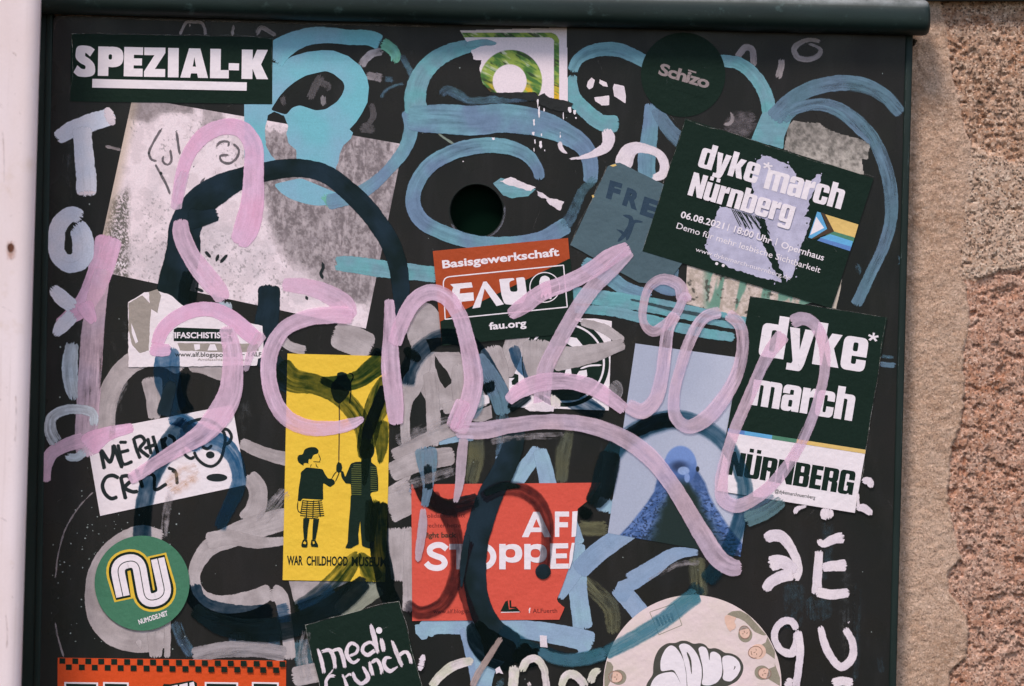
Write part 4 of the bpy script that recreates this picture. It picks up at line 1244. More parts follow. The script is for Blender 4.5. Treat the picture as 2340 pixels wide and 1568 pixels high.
# ================================================================== BLACK RING
t = empty('black_ring_tag', 640, 560, 'huge round black marker loop drawn across the weathered poster', 'graffiti')
stroke(t, wd([(365, 745), (388, 690), (402, 640), (418, 580), (424, 520), (452, 468), (500, 432), (550, 408), (610, 392), (680, 384), (740, 396), (800, 440), (860, 505), (900, 575), (914, 640), (916, 700), (903, 770), (880, 815)], 54, 68, 72, 66, 62, 44, 38, 38, 42, 42, 38, 30, 34), 40, RING, wob=.03)
stroke(t, wd([(428, 500), (460, 500), (500, 490)], 50, 34, 26), 34, RING)
stroke(t, wd([(440, 620), (430, 660), (425, 700)], 40, 40), 44, RINGT)
stroke(t, wd([(615, 650), (614, 700), (605, 760), (600, 800)], 46, 50, 56), 48, RING)
stroke(t, wd([(600, 790), (618, 830), (648, 862), (690, 880)], 46, 52, 56), 50, RING)
stroke(t, wd([(880, 800), (862, 832), (835, 860)], 44, 46), 44, INKD)
stroke(t, wd([(372, 730), (360, 770), (345, 800)], 60, 50, 30), 50, RING)

# ================================================================== STICKERS
def edge_wear(root, pts, w=1.8):
    for a, b in zip(pts, pts[1:]):
        stroke(root, [a, b], w, WEAR, 'worn_edge', straight=False, caps=0, wob=.3, step=12)

# round black and white emblem sticker under the grey paint
st = sheet('emblem_sticker', ragged([(1160, 772), (1312, 722), (1316, 728), (1360, 728), (1398, 734), (1391, 938), (1150, 930)], .4), P_WHT,
           'white square sticker with a round black flag emblem half buried in grey paint')
EC = (1292, 830)
polys(st, [circ(EC[0], EC[1], 100)], P_BLK, 'disc')
stroke(st, circ(EC[0], EC[1], 88, n=24), 4.5, P_WHT2, 'ring_line', closed=True, wob=0)
polys(st, [[(1110 + 0, 800), (1172, 800), (1172, 880), (1168, 930), (1158, 930)], B3(300, 1330, 340, 1290, 400, 1300, 450, 1360, 380, 1380), C3(320, 120, 350, 110, 360, 190, 300, 200), C3(420, 160, 480, 150, 485, 200, 440, 230, 400, 230, 400, 190)], P_WHT2, 'flag')
polys(st, [B2(1960, 1330, 2030, 1330, 1990, 1420), C2(1960, 180, 2010, 180, 2040, 190, 2040, 270, 1990, 270, 1985, 240, 2010, 215, 1960, 215)], P_BLK, 'letter')
stroke(st, C3(430, 140, 500, 118, 600, 112), 4, P_WHT2, 'ring_line')
o = polys(None, [ragged(E2(870, 440, 940, 440, 945, 520, 870, 545, 800, 570, 830, 500), 1)], P_WHT, 'paper_remnant')
info(o, 'small torn white paper scrap beside the pink foot left of the round emblem', 'paper remnant')
t = empty('grey_wedge_tag', 1330, 800, 'grey pointed brush wedge crossing the round emblem sticker', 'graffiti')
stroke(t, wd([(1326, 735), (1380, 752), (1425, 782)], 16, 22, 22), 20, GREY)
stroke(t, wd([(1428, 784), (1380, 800), (1320, 815), (1260, 820)], 22, 34, 44, 56), 40, GREY)
stroke(t, wd([(1188, 760), (1172, 800), (1150, 860)], 50, 44, 40), 46, GREY)
stroke(t, wd([(1230, 775), (1228, 850), (1240, 905)], 66, 56, 46), 56, GREY)
stroke(t, wd([(1120, 790), (1135, 850), (1150, 905)], 46, 50, 26), 44, GREY)
stroke(t, wd([(1265, 900), (1272, 935)], 26, 18), 20, CREAM)
stroke(t, wd([(1396, 875), (1410, 890), (1400, 915)], 30, 26), 26, GREYT)

# black spezial sticker
st = sheet('sticker', [(163, 77), (624, 86), (621, 238), (161, 232)], P_BLK, 'black landscape sticker reading SPEZIAL-K in bold white capitals with an underline')
for k, (p0, p1) in {'S_': ((597, 607), (755, 608)), 'P_': ((783, 607), (955, 610)), 'E_': ((990, 611), (1136, 614)), 'Z_': ((1152, 615), (1316, 617)), 'I_': ((1343, 619), (1428, 620)),
                    'A_': ((1443, 621), (1662, 625)), 'L_': ((1680, 626), (1830, 628)), '-_': ((1832, 628), (1910, 630)), 'K_': ((1932, 632), (2140, 635))}.items():
    q0, q1 = A1(*p0)[0], A1(*p1)[0]
    heavy(st, [k], q0, q1, 67, P_WHT2, name='letter')
polys(st, [A1(740, 632, 1975, 660, 1973, 727, 738, 702)], P_WHT2, 'underline')
edge_wear(st, [(161, 232), (163, 77), (624, 86), (621, 238)], 1.6)

# torn green and white photo sticker
G0 = [(1051, 70), (1295, 63), (1298, 234), (1265, 225), (1230, 219), (1222, 211), (1145, 213), (1120, 210), (1104, 193), (1096, 160), (1101, 137), (1083, 136), (1076, 115), (1100, 106), (1063, 94)]
GK = [(1051, 70), (1295, 63), (1298, 234)] + ragged(G0[2:], 2.2, 3, 8, False)[1:]
def green_fn(u, v, x, y):
    c = np.zeros(x.shape + (3,)) + np.array((234, 214, 224.))
    gx = (x * .8 + y * .45); gy = (y * .8 - x * .45)
    g = mixc((70, 112, 52), (148, 166, 74), sstep(.35, .65, fbm(gx, gy * 3.5, 26, 4, 51)))
    g = mixc(g, np.array((206, 204, 190.)), sstep(.58, .72, fbm(gx, gy * 4, 30, 3, 53)) * .8 * sstep(250, 120, y))
    g = mixc(g, np.array((214, 168, 40.)), sstep(.42, .60, fbm(gx, gy * 4, 24, 3, 54)) * sstep(170, 215, y))
    g = mixc(g, np.array((36, 50, 30.)), sstep(.60, .72, fbm(gx, gy * 3, 22, 3, 56)) * .7)
    r = np.hypot(x - 1167.4, y - 185.7)
    disc = sstep(72, 70.5, r) * sstep(38, 39.5, np.hypot(x - 1164.6, y - 186))
    fr = ((y > 75.5) & (y < 86) & (x < 1258)) | ((x > 1266) & (x < 1278) & (y > 96))
    rc = np.hypot(x - 1256, y - 97)
    fr = fr | ((rc > 10.5) & (rc < 22) & (x >= 1256) & (y <= 97))
    m = np.maximum(disc, fr.astype(float))
    c = mixc(c, g, m)
    b = sstep(200, 206, y) * sstep(1128, 1108, x)
    c = mixc(c, np.array((150, 70, 36.)), b * disc)
    w = sstep(72, 66, y + (fbm(x, y, 12, 3, 58) - .5) * 5) * .45
    return mixc(c, np.array((150, 138, 140.)), w)
st = picture('photo_sticker', [(1049, 60), (1300, 60), (1300, 238), (1049, 238)], 210, 150, green_fn, VC, keep=lambda x, y: inpoly(x, y, GK))
info(st, 'torn white square sticker with a green grass photo ring and round white centre', 'sticker')
o = stroke(None, wd([(1062, 104), (1090, 99), (1115, 98), (1138, 101)], 14, 16, 14, 5), 14, TURQ, 'blue_stroke_tip')
info(o, 'turquoise pointed stroke tip lying over the torn green sticker', 'graffiti')
t = empty('glue_residue', 1260, 240, 'black jagged glue residue and white flecks below the torn green sticker', 'residue')
polys(t, [ragged(A2(1780, 745, 1900, 742, 2160, 738, 2200, 770, 2250, 745, 2300, 790, 2400, 800, 2480, 830, 2440, 900, 2300, 880, 2150, 800, 1900, 780), 3, 4)], paper('black_glue', (34, 34, 34), amt=.3), 'glue')
for cx, cy, w, h in [(2165, 980, 8, 22), (2160, 1070, 10, 12), (2195, 830, 4, 30), (2205, 900, 5, 40), (2218, 1160, 10, 26), (2172, 1135, 5, 16), (2165, 1200, 3, 14), (2250, 1205, 4, 6), (2245, 880, 4, 12), (2225, 1080, 6, 10), (2452, 880, 12, 20), (2490, 900, 12, 16), (2400, 930, 4, 26), (2500, 945, 6, 6), (1840, 1110, 13, 10), (1598, 1292, 4, 3), (2375, 1080, 4, 20)]:
    x, y = A2(cx, cy)[0]
    polys(t, [ragged([(x - w * .3, y - h * .3), (x + w * .25, y - h * .35), (x + w * .3, y + h * .2), (x, y + h * .35), (x - w * .25, y + h * .15)], 2, 2, int(cx))], P_WHT2, 'fleck')
t = empty('white_chips', 1390, 210, 'chipped white letter fragments inside the blue loop left of the black disc', 'graffiti')
polys(t, [ragged(A3(*q), 1.2, 3) for q in ((490, 650, 520, 620, 545, 640, 530, 700, 500, 715, 480, 690), (585, 635, 640, 660, 650, 695, 610, 690, 580, 665), (700, 670, 780, 690, 795, 780, 790, 825, 700, 770, 690, 700), (540, 780, 660, 765, 660, 840, 600, 845, 550, 810))], WHT, 'chip')
t = empty('white_swoosh', 1350, 330, 'thin white brushed hook above the slate sticker', 'graffiti')
stroke(t, wd(A3(630, 1030, 655, 1100, 640, 1170, 560, 1225, 450, 1260, 335, 1275), 18, 24, 22, 16, 9, 3), 16, WHT)
stroke(t, wd(A3(265, 1130, 275, 1190, 330, 1235), 10, 10, 4), 8, WHT)
stroke(t, wd(A3(765, 1340, 810, 1220, 870, 1180, 960, 1190, 1050, 1230, 1100, 1310, 1090, 1390, 1000, 1430), 34, 30, 20, 16, 18, 20, 12), 22, WHT)

# black disc, lettering nearly lost
st = sheet('round_sticker', circ(1561, 171, 96.5, n=72), P_BLK, 'black round sticker with small grey slanted lettering')
text(st, 'Schizo', A3(1050, 592)[0], A3(1452, 708)[0], 25, P_GREYP, .035, .9)
polys(st, [A3(1100, 632, 1440, 728, 1430, 790, 1090, 690)], P_BLK, 'cut_band')
polys(st, [A3(1292, 556, 1358, 576, 1355, 588, 1290, 568)], P_GREYP, 'bar')

# slate sticker
st = sheet('sticker', ragged([(1389, 380), (1403, 374), (1416, 372), (1530, 428), (1560, 600), (1532, 638), (1495, 648), (1460, 646), (1303, 560)], .8, 6), P_FREI,
           'slate blue worn sticker with dark letters FRE, tucked under the tilted march leaflet')
for ch, (a, b, c_, d_) in zip('FRE', ((635, 170, 735, 200), (765, 225, 885, 270), (905, 300, 1025, 340))):
    text(st, ch, B3(a, b)[0], B3(c_, d_)[0], 36, P_DBLU, .06, slant=-.05)
stroke(st, wd(B3(770, 320, 830, 340, 830, 400, 780, 480, 730, 530), 4, 12, 12, 6), 8, P_DBLU, 'ornament'); stroke(st, wd(B3(930, 370, 860, 370, 830, 440, 800, 520), 3, 8, 9, 7), 7, P_DBLU, 'ornament')
stroke(st, wd(B3(720, 430, 760, 450, 780, 480), 2, 6, 4), 5, P_DBLU, 'ornament')
edge_wear(st, [(1303, 560), (1389, 380)], 2)
polys(st, [B3(520, 160, 535, 155, 542, 172, 528, 180), A3(665, 1325, 710, 1312, 720, 1325, 690, 1335)], P_GOLD, 'yellow_mark')  # two small sand-yellow marks on the slate sheet

# tilted leaflet
st = sheet('leaflet', [(1566, 271), (1996, 408), (1900, 705), (1468, 574)], P_BLK, 'tilted black leaflet announcing a march with date lines, small flag and lilac torn patch')
PATCH = A3(1840, 1290, 1880, 1250, 1920, 1245, 1980, 1270, 2090, 1320, 2160, 1390) + B3(2150, 30, 2180, 60) + A4(640, 1450, 680, 1395, 720, 1400) + B4(700, 60, 660, 120, 620, 200, 610, 290, 580, 330, 625, 340, 620, 390, 560, 560, 530, 700, 480, 820, 440, 855, 400, 760, 330, 560, 260, 350, 230, 330, 220, 400) \
    + B4(250, 560, 330, 740, 400, 855, 280, 830, 100, 780, -30, 730, -170, 660, -210, 560, -170, 440, -130, 330, -90, 250, 60, 270, 180, 130, 160, 50)
polys(st, [ragged(PATCH, 4.5, 3.0, 4)], LILAC, 'torn_patch')
for k in range(46):
    q = PATCH[rng.randrange(len(PATCH))]
    polys(st, [blob(q[0] + rng.gauss(0, 5), q[1] + rng.gauss(0, 5), rng.uniform(1, 3), k)], P_BLK if rng.random() < .55 else LILAC, 'patch_fleck')
for k in range(16):
    x, y = B3(1640 + k * 14, 270 + k * 4)[0]
    stroke(st, [(x, y), (x + 16 + rng.uniform(0, 10), y + 26 + rng.uniform(0, 14))], rng.uniform(1, 2.4), P_BLK, 'scratch', caps=0, step=10)
heavy(st, 'dyke', A3(1365, 1330)[0], A3(1835, 1470)[0], 57, P_WHT2)
heavy(st, '*', A3(1850, 1435)[0], A3(1930, 1460)[0], 44, P_WHT2)
heavy(st, 'march', (1744, 430), B4(872, 272)[0], 57, P_WHT2)
heavy(st, 'Nürnberg', B3(1285, 155)[0], B3(2112, 395)[0], 54, P_WHT2)
text(st, '06.08.2021', B3(1228, 335)[0], B3(1572, 430)[0], 14.5, P_WHT2, .02)
text(st, '|', B3(1605, 430)[0], B3(1612, 432)[0], 13, P_WHT2)
text(st, '18:00 Uhr', B3(1652, 452)[0], B3(1952, 548)[0], 14.5, P_WHT2, .02)
text(st, '|', B3(1990, 545)[0], B3(1997, 547)[0], 13, P_WHT2)
text(st, 'Opernhaus', B3(2030, 575)[0], B4(733, 682)[0], 14, P_WHT2, .012)
text(st, 'Demo für mehr lesbische Sichtbarkeit', B3(1195, 422)[0], B4(705, 780)[0], 13.5, P_WHT2, .003)
text(st, 'www.dykemarch-nuernberg.de', B3(1348, 605)[0], B3(2105, 835)[0], 9.5, P_WHT2)
polys(st, [circ(*B3(1520, 705)[0], 3.6, n=14), circ(*B3(1572, 720)[0], 3.6, n=14)], P_WHT2, 'icon')
def FL(*a): return B4(*a)
polys(st, [FL(748, 310, 1015, 393, 985, 497, 820, 448)], P_GOLD, 'flag_stripe')
polys(st, [FL(820, 448, 985, 497, 973, 537, 752, 478)], P_DGRN, 'flag_stripe')
polys(st, [FL(790, 470, 971, 527, 958, 572, 706, 500)], P_SKY, 'flag_stripe')
polys(st, [FL(712, 500, 958, 570, 947, 605, 685, 520)], P_ROY, 'flag_stripe')
polys(st, [FL(715, 295, 748, 308, 820, 448, 650, 512, 612, 500, 770, 428)], P_BRN, 'flag_chevron')
polys(st, [FL(685, 290, 712, 298, 765, 428, 640, 505, 615, 497)], P_SKY, 'flag_chevron')
polys(st, [FL(678, 330, 740, 420, 628, 478)], P_WHT2, 'flag_triangle')
edge_wear(st, [(1566, 271), (1996, 408)], 1.6); edge_wear(st, [(1468, 574), (1566, 271)], 1.4)

# pigeon photo sticker
PG = [(1452, 785), (1752, 826), (1692, 1272), (1389, 1218)]
body_poly = [(1520, 1050), (1512, 1075), (1503, 1090), (1494, 1125), (1478, 1150), (1458, 1175), (1440, 1198), (1408, 1232), (1380, 1290), (1720, 1300), (1695, 1240), (1680, 1225), (1660, 1197), (1636, 1160), (1620, 1130), (1612, 1105), (1600, 1085), (1588, 1070)]
def pigeon_fn(u, v, x, y):
    c = mixc((168, 172, 194), (184, 186, 206), sstep(.2, .9, u + (fbm(x, y, 80, 2, 60) - .5) * .4))
    head = sstep(1.06, .94, np.hypot((x - 1555) / 37., (y - 1064) / 45.))
    bod = np.clip(sum(inpoly(x + a, y + b, body_poly).astype(float) for a, b in ((0, 0), (2, 1), (-2, 1), (1, -2), (-1, 2))) / 5, 0, 1)
    f = fbm((x - 1555) * .7 + y * .5, y - (np.abs(x - 1555)) * .6, 7, 3, 61, .6)
    blue = mixc((62, 90, 144), (98, 124, 180), sstep(.35, .65, f))
    blue = mixc(blue, np.array((26, 40, 66.)), sstep(.56, .66, fbm(x * 1.3 - np.abs(x - 1556) * .3, y * 2.2, 6.5, 3, 63)) * sstep(1090, 1160, y) * .85)
    blue = mixc(blue, np.array((52, 74, 118.)), sstep(1150, 1090, y) * .5)
    dc = np.hypot((x - 1560) / (18 + (y - 1085).clip(0) * .42), 1)
    dark = sstep(1.0, .5, np.abs(x - (1556 + (y - 1100) * .05)) / (18 + (y - 1085).clip(0) * .60 + (fbm(x, y, 16, 3, 64) - .5) * 20)) * sstep(1082, 1118, y)
    c = mixc(c, blue, bod)
    hc = mixc((70, 98, 156), (112, 138, 196), sstep(-.7, .5, (1064 - y) / 44. + (fbm(x, y, 8, 2, 65) - .5) * .4))
    hc = mixc(hc, np.array((34, 46, 76.)), sstep(1.15, .2, np.hypot((x - 1552) / 26., (y - 1066) / 17.)) * .85)
    c = mixc(c, hc, head)
    c = mixc(c, np.array((24, 40, 38.)), dark * np.maximum(bod, head))
    ce = sstep(1.1, .8, np.hypot((x - 1562) / 14., (y - 1076) / 10.))
    c = mixc(c, np.array((152, 172, 216.)), ce * (.75 + .25 * fbm(x, y, 3, 2, 66)))
    bk = sstep(1.1, .7, np.hypot((x - 1570) / 7., (y - 1092) / 12.)); c = mixc(c, np.array((128, 150, 202.)), bk)
    ey = sstep(1.1, .7, np.hypot((x - 1594) / 4.5, (y - 1072) / 7.)); c = mixc(c, np.array((24, 28, 36.)), ey)
    return c
st = picture('photo_sticker', PG, 300, 400, pigeon_fn, VC)
info(st, 'lilac portrait sticker with a photo of a blue grey pigeon', 'sticker')

# portrait march sticker
TL, TR, BR, BL = (1714, 677), (2027, 726), (1953, 1172), (1637, 1121)
ML, MR = (1664, 979), (1978, 1028)
st = sheet('sticker', [TL, TR, BR, BL], P_BLK, 'upright black and white march sticker with large lettering and a NÜRNBERG base')
polys(st, [[ML, MR, BR, BL]], P_WHT, 'white_base')
ms = lambda u: (ML[0] + (MR[0] - ML[0]) * u, ML[1] + (MR[1] - ML[1]) * u)
for a, b, m in ((0, .12, P_ROY), (.12, .32, P_SKY), (.32, .50, P_DGRN), (.50, 1, P_GOLD)):
    p, q = ms(a), ms(b)
    polys(st, [[p, q, (q[0] - 1, q[1] + 9), (p[0] - 1, p[1] + 9)]], m, 'rainbow_bar')
heavy(st, 'dyke', B4(212, 1440)[0], B4(1060, 1572)[0], 97, P_WHT2)
heavy(st, '*', B4(1068, 1440)[0], B4(1158, 1452)[0], 54, P_WHT2)
heavy(st, 'march', C4(147, 428)[0], C4(962, 560)[0], 75, P_WHT2)
heavy(st, 'NÜRNBERG', C3(1598, 985)[0], C4(965, 1152)[0], 54, P_BLK)
text(st, '@dykemarchnuernberg', C4(345, 1132)[0], C4(668, 1185)[0], 8, P_BLK, .01)
edge_wear(st, [TL, TR, BR], 1.8)

# sepia antifascist sticker
AQ = [(293, 691), (330, 668), (360, 664), (392, 676), (420, 700), (600, 745), (603, 815), (590, 820), (587, 835), (294, 839)]
st = sheet('sticker', ragged(AQ, 1.6, 5, 3), P_WHT, 'torn sepia and white sticker with crowd silhouettes and a black FASCHIST band')
polys(st, [ragged(B1(*q), 1.5, 4) for q in ((1028, 1020, 1140, 960, 1210, 1030, 1200, 1200, 1190, 1400, 1120, 1420, 1060, 1360, 1030, 1240), (1190, 930, 1260, 910, 1290, 960, 1260, 1100, 1200, 1060), (1420, 1340, 2060, 1345, 2070, 1400, 1900, 1420, 1440, 1400))], P_TAUP, 'silhouette')
for q in ((1050, 1180, 1075, 1240, 1105, 1330, 1085, 1345, 1055, 1260), (1550, 1350, 1600, 1350, 1600, 1390, 1560, 1400), (1680, 1350, 1720, 1350, 1740, 1400, 1660, 1400), (1770, 1345, 1820, 1345, 1800, 1395), (1030, 1330, 1090, 1390, 1040, 1400)):
    polys(st, [B1(*q)], P_WHT2, 'crowd_gap')
polys(st, [B1(1390, 1230, 1420, 1215, 1860, 1232, 1860, 1330, 1390, 1325)], P_BLK, 'band')
text(st, 'NTIFASCHISTISCHE', B1(1300, 1300)[0], B1(1900, 1300)[0], 12.5, P_WHT2, .03)
text(st, 'www.alf.blogsport.de', B1(1400, 1448)[0], B1(1895, 1450)[0], 10, P_OUTL, .015)
text(st, '–  f ALF', B1(1930, 1444)[0], B1(2090, 1446)[0], 9, P_OUTL, .02)
text(st, 'Antifaschistische Liste', B1(1580, 1480)[0], B1(1990, 1482)[0], 5, P_TAUP)

# merho crazy
MQ = [(196, 989), (531, 925), (562, 1108), (229, 1179)]
st = sheet('sticker', MQ, P_WHT, 'white name tag sticker hand lettered MERHO CRAZY with a doodled face')
HW = lambda lst, w, nm='lettering': strokes(st, lst, w, BLKM, nm, caps=.6, wob=.05, step=3)
HW([C1(800, 780, 820, 860, 838, 950), C1(805, 785, 860, 870, 880, 890, 905, 820, 905, 745), C1(905, 745, 940, 840, 980, 940)], 10)
HW([C1(945, 740, 960, 820, 990, 905, 1065, 880), C1(950, 730, 1020, 730), C1(960, 810, 1040, 790)], 9)
HW([C1(1065, 690, 1090, 780, 1125, 865), C1(1065, 700, 1130, 680, 1160, 720, 1120, 780, 1160, 820, 1200, 850), C1(1180, 690, 1210, 830), C1(1150, 780, 1250, 745), C1(1220, 670, 1270, 840), C1(1290, 690, 1310, 790), C1(1330, 680, 1310, 730, 1340, 780, 1390, 760, 1390, 700, 1340, 670)], 9.5)
HW([C1(955, 1020, 900, 995, 850, 1010, 820, 1070, 840, 1140, 890, 1180, 945, 1165), C1(965, 1000, 985, 1100, 1005, 1190), C1(960, 1010, 1020, 1000, 1050, 1030, 1000, 1090, 1060, 1125, 1110, 1120), C1(1090, 940, 1110, 1000, 1140, 1100)], 10)
HW([C1(1170, 980, 1230, 1000, 1240, 1110, 1340, 1060), C1(1340, 930, 1400, 960, 1420, 1070), C1(1400, 940, 1380, 980)], 9)
HW([C1(1480, 660, 1480, 600, 1530, 565, 1620, 545, 1700, 565, 1760, 610, 1800, 680, 1790, 780, 1760, 870, 1700, 920, 1640, 910, 1580, 860, 1550, 800), C1(1770, 625, 1820, 630, 1850, 680, 1830, 730, 1780, 750), C1(1490, 680, 1460, 760, 1480, 830, 1530, 860, 1560, 840), C1(1610, 760, 1660, 780, 1700, 750)], 8.5, 'doodle')
polys(st, [circ(*C1(1682, 830)[0], 10, 8, 18), circ(*C1(1735, 1012)[0], 24, 9, 22, 0)], BLKM, 'doodle')
STAIN = paint('tea_stain', (206, 168, 140), a=.3, mott=.4, fray=16, soft=12)
stroke(st, C1(1340, 1110, 1420, 1060, 1500, 1000, 1600, 960), 50, STAIN, 'stain', wob=.3)

# yellow museum sticker
YQ = [(657, 808), (882, 814), (889, 980), (887, 1120), (880, 1330), (646, 1325.6)]
st = sheet('sticker', YQ, P_YEL, 'tall yellow museum sticker with a girl and a boy holding a balloon')
blk = lambda pts, nm: polys(st, pts, P_BLK, nm)
blk([roundp([(p[0], p[1], 4) for p in C2(540, 320, 545, 260, 590, 215, 590, 175, 630, 165, 670, 180, 670, 200, 700, 240, 703, 300, 680, 350, 650, 390, 608, 425, 565, 395)])], 'balloon')
strokes(st, [C2(685, 180, 710, 185, 718, 210, 700, 250, 700, 330, 690, 420)], 3, P_BLK, 'balloon_lever', caps=.3)
stroke(st, C2(608, 420, 610, 560, 606, 700, 604, 890), 2.6, P_BRN, 'string')
# girl
blk([roundp([(p[0], p[1], 5) for p in C2(315, 830, 330, 785, 370, 768, 420, 768, 445, 795, 440, 820, 400, 830, 385, 870, 365, 860, 360, 900, 375, 905, 340, 895, 320, 900, 325, 920, 300, 905, 280, 890, 270, 855, 285, 828)])], 'hair')
strokes(st, [C2(440, 820, 448, 845, 456, 862, 448, 885), C2(420, 895, 428, 925, 440, 930), C2(385, 905, 375, 930)], 1.8, P_BLK, 'face_line')
blk([C2(400, 882, 455, 884, 455, 890, 402, 888)], 'chin')
blk([roundp([(p[0], p[1], 3) for p in C2(345, 930, 430, 938, 475, 945, 495, 985, 520, 1020, 545, 1020, 570, 1035, 575, 1060, 535, 1090, 480, 1055, 478, 1100, 480, 1190, 400, 1185, 310, 1180, 305, 1200, 275, 1200, 285, 1090, 300, 1000, 300, 970)])], 'jumper')
strokes(st, [C2(545, 1025, 570, 980, 590, 960), C2(575, 1045, 600, 990, 610, 960), C2(278, 1200, 275, 1260, 285, 1285, 300, 1290)], 2.2, P_BLK, 'arm')
blk([C2(585, 915, 600, 885, 625, 900, 632, 930, 625, 965, 600, 975, 583, 955)], 'hand')
sk = []
for k in range(9):
    yy = 1192 + k * 17
    x0, x1 = 312 - k * 2.4, 470 + k * 2.6
    if k == 8: x0, x1 = 330, 440
    sk.append(C2(x0, yy, (x0 + x1) / 2, yy + 7, x1, yy, x1, yy + 8, (x0 + x1) / 2, yy + 14, x0, yy + 8))
blk(sk, 'skirt_stripes')
blk([C2(350, 1195, 356, 1195, 348, 1330, 340, 1330), C2(398, 1195, 405, 1195, 400, 1340, 392, 1340), C2(440, 1195, 447, 1195, 462, 1325, 452, 1325), C2(312, 1195, 318, 1195, 303, 1300, 296, 1300)], 'skirt_pleats')
blk([roundp([(p[0], p[1], 2) for p in D2(320, 222, 370, 228, 358, 300, 350, 390, 325, 390, 318, 300)]), D2(400, 228, 447, 228, 435, 310, 418, 395, 392, 395, 395, 300)], 'leg')
blk([roundp([(p[0], p[1], 3) for p in D2(318, 392, 352, 390, 356, 430, 350, 458, 310, 455, 303, 440)]), D2(385, 395, 418, 398, 438, 435, 438, 455, 385, 450, 379, 430)], 'shoe')
polys(st, [D2(330, 405, 345, 420, 338, 432, 318, 425), D2(395, 410, 408, 408, 412, 425, 398, 430)], P_YEL, 'shoe_gap')
# boy
blk([roundp([(p[0], p[1], 6) for p in C2(765, 790, 780, 750, 830, 728, 880, 745, 893, 790, 880, 840, 850, 870, 800, 870, 770, 840)])], 'head')
blk([roundp([(p[0], p[1], 4) for p in C2(790, 850, 865, 850, 862, 890, 905, 920, 918, 1010, 920, 1120, 860, 1130, 855, 1170, 705, 1170, 700, 1060, 660, 1060, 625, 1010, 620, 960, 640, 960, 655, 1010, 700, 900, 740, 885, 790, 885)])], 'jumper')
stp = []
for k in range(16):
    yy = 905 + k * 17
    a, b = (705, 785) if k > 1 else (720, 785)
    stp.append(C2(a, yy, b, yy + 2, b, yy + 7, a, yy + 5))
    if k < 12: stp.append(C2(858, yy + 20, 910, yy + 24, 910, yy + 28, 858, yy + 25))
polys(st, stp, paper('olive_print', (98, 104, 48), amt=.2), 'jumper_stripes')
blk([roundp([(p[0], p[1], 3) for p in D2(700, 40, 860, 40, 880, 100, 890, 300, 885, 440, 880, 470, 830, 460, 790, 445, 780, 330, 775, 240, 760, 350, 765, 430, 740, 440, 700, 465, 655, 462, 665, 440, 675, 420, 685, 250, 695, 150)])], 'trousers')
text(st, 'WAR', D2(190, 596)[0], D2(316, 597)[0], 20, P_BLK, .035)
text(st, 'CHILDHOOD', D2(346, 599)[0], D2(676, 602)[0], 20, P_BLK, .03)
text(st, 'MUSEUM', D2(706, 603)[0], D2(985, 608)[0], 20, P_BLK, .03)

# red sticker torn on the right
RQ = [(940, 1107), (1372, 1103), (1350, 1140), (1320, 1163), (1316, 1200), (1312, 1255), (1298, 1303), (1285, 1340), (1273, 1369), (1275, 1376), (1290, 1388), (1278, 1416), (942, 1419)]
RT = RQ[:2] + ragged(RQ[1:12], .9, 6, 5, False)[1:] + [(1278, 1416), (942, 1419)]
st = sheet('sticker', RT, P_RED, 'large red sticker torn on its right side with bold white capitals STOPPE')
heavy(st, ['Ao'], D2(2068, 375)[0], (1259, 1227.5), 58, P_WHT2, name='letter')
heavy(st, ['Fo'], (1268, 1227), (1300, 1227), 58, P_WHT2, name='letter')
polys(st, [[(1308, 1169), (1320, 1168), (1316, 1226), (1306, 1227)]], P_WHT2, 'letter')
strokes(st, [D2(1468, 470, 1425, 440, 1375, 440, 1335, 465, 1335, 500, 1380, 525, 1430, 545, 1452, 580, 1430, 612, 1380, 622, 1330, 608, 1302, 580)], 13.5, P_WHT2, 'letter', caps=0, wob=0, step=3)
for ch, a, b in (('To', 1488, 1652), ('Oo', 1652, 1864), ('Po', 1887, 2067), ('Po', 2087, 2265)):
    heavy(st, [ch], D2(a, 632)[0], D2(b, 632)[0], 58, P_WHT2, name='letter')
heavy(st, ['Eo'], D3(190, 628)[0], D3(335, 626)[0], 58, P_WHT2, name='letter')
polys(st, [D3(362, 420, 384, 420, 366, 560, 345, 626, 338, 626, 345, 500)], P_WHT2, 'letter')
text(st, 'solidarität statt', D2(1290, 220)[0], D2(1615, 216)[0], 9.5, P_DRED, .01)
text(st, 'rechter hetze', D2(1305, 298)[0], D2(1580, 296)[0], 9.5, P_DRED, .01)
text(st, 'fight back', D2(1293, 378)[0], D2(1545, 376)[0], 11, P_BRN, .03)
text(st, 'www.alf.blogsport.de', D2(1360, 985)[0], D2(1760, 980)[0], 9, P_DRED, .01)
polys(st, [D2(1895, 970, 1935, 890, 1955, 880, 1965, 950, 1950, 965), D2(1968, 880, 1982, 880, 1985, 930, 2025, 930, 2025, 942, 1970, 942), D2(1950, 955, 2030, 940, 2060, 975, 1895, 978)], P_BLK, 'logo')
polys(st, [D2(1900, 973, 2050, 970, 2050, 975, 1900, 979)], P_WHT2, 'logo_line')
text(st, 'f', D2(2122, 980)[0], D2(2138, 980)[0], 11, P_WHT2, .03)
text(st, 'ALFuerth', D3(48, 982)[0], D3(245, 978)[0], 9.5, P_DRED, .01)

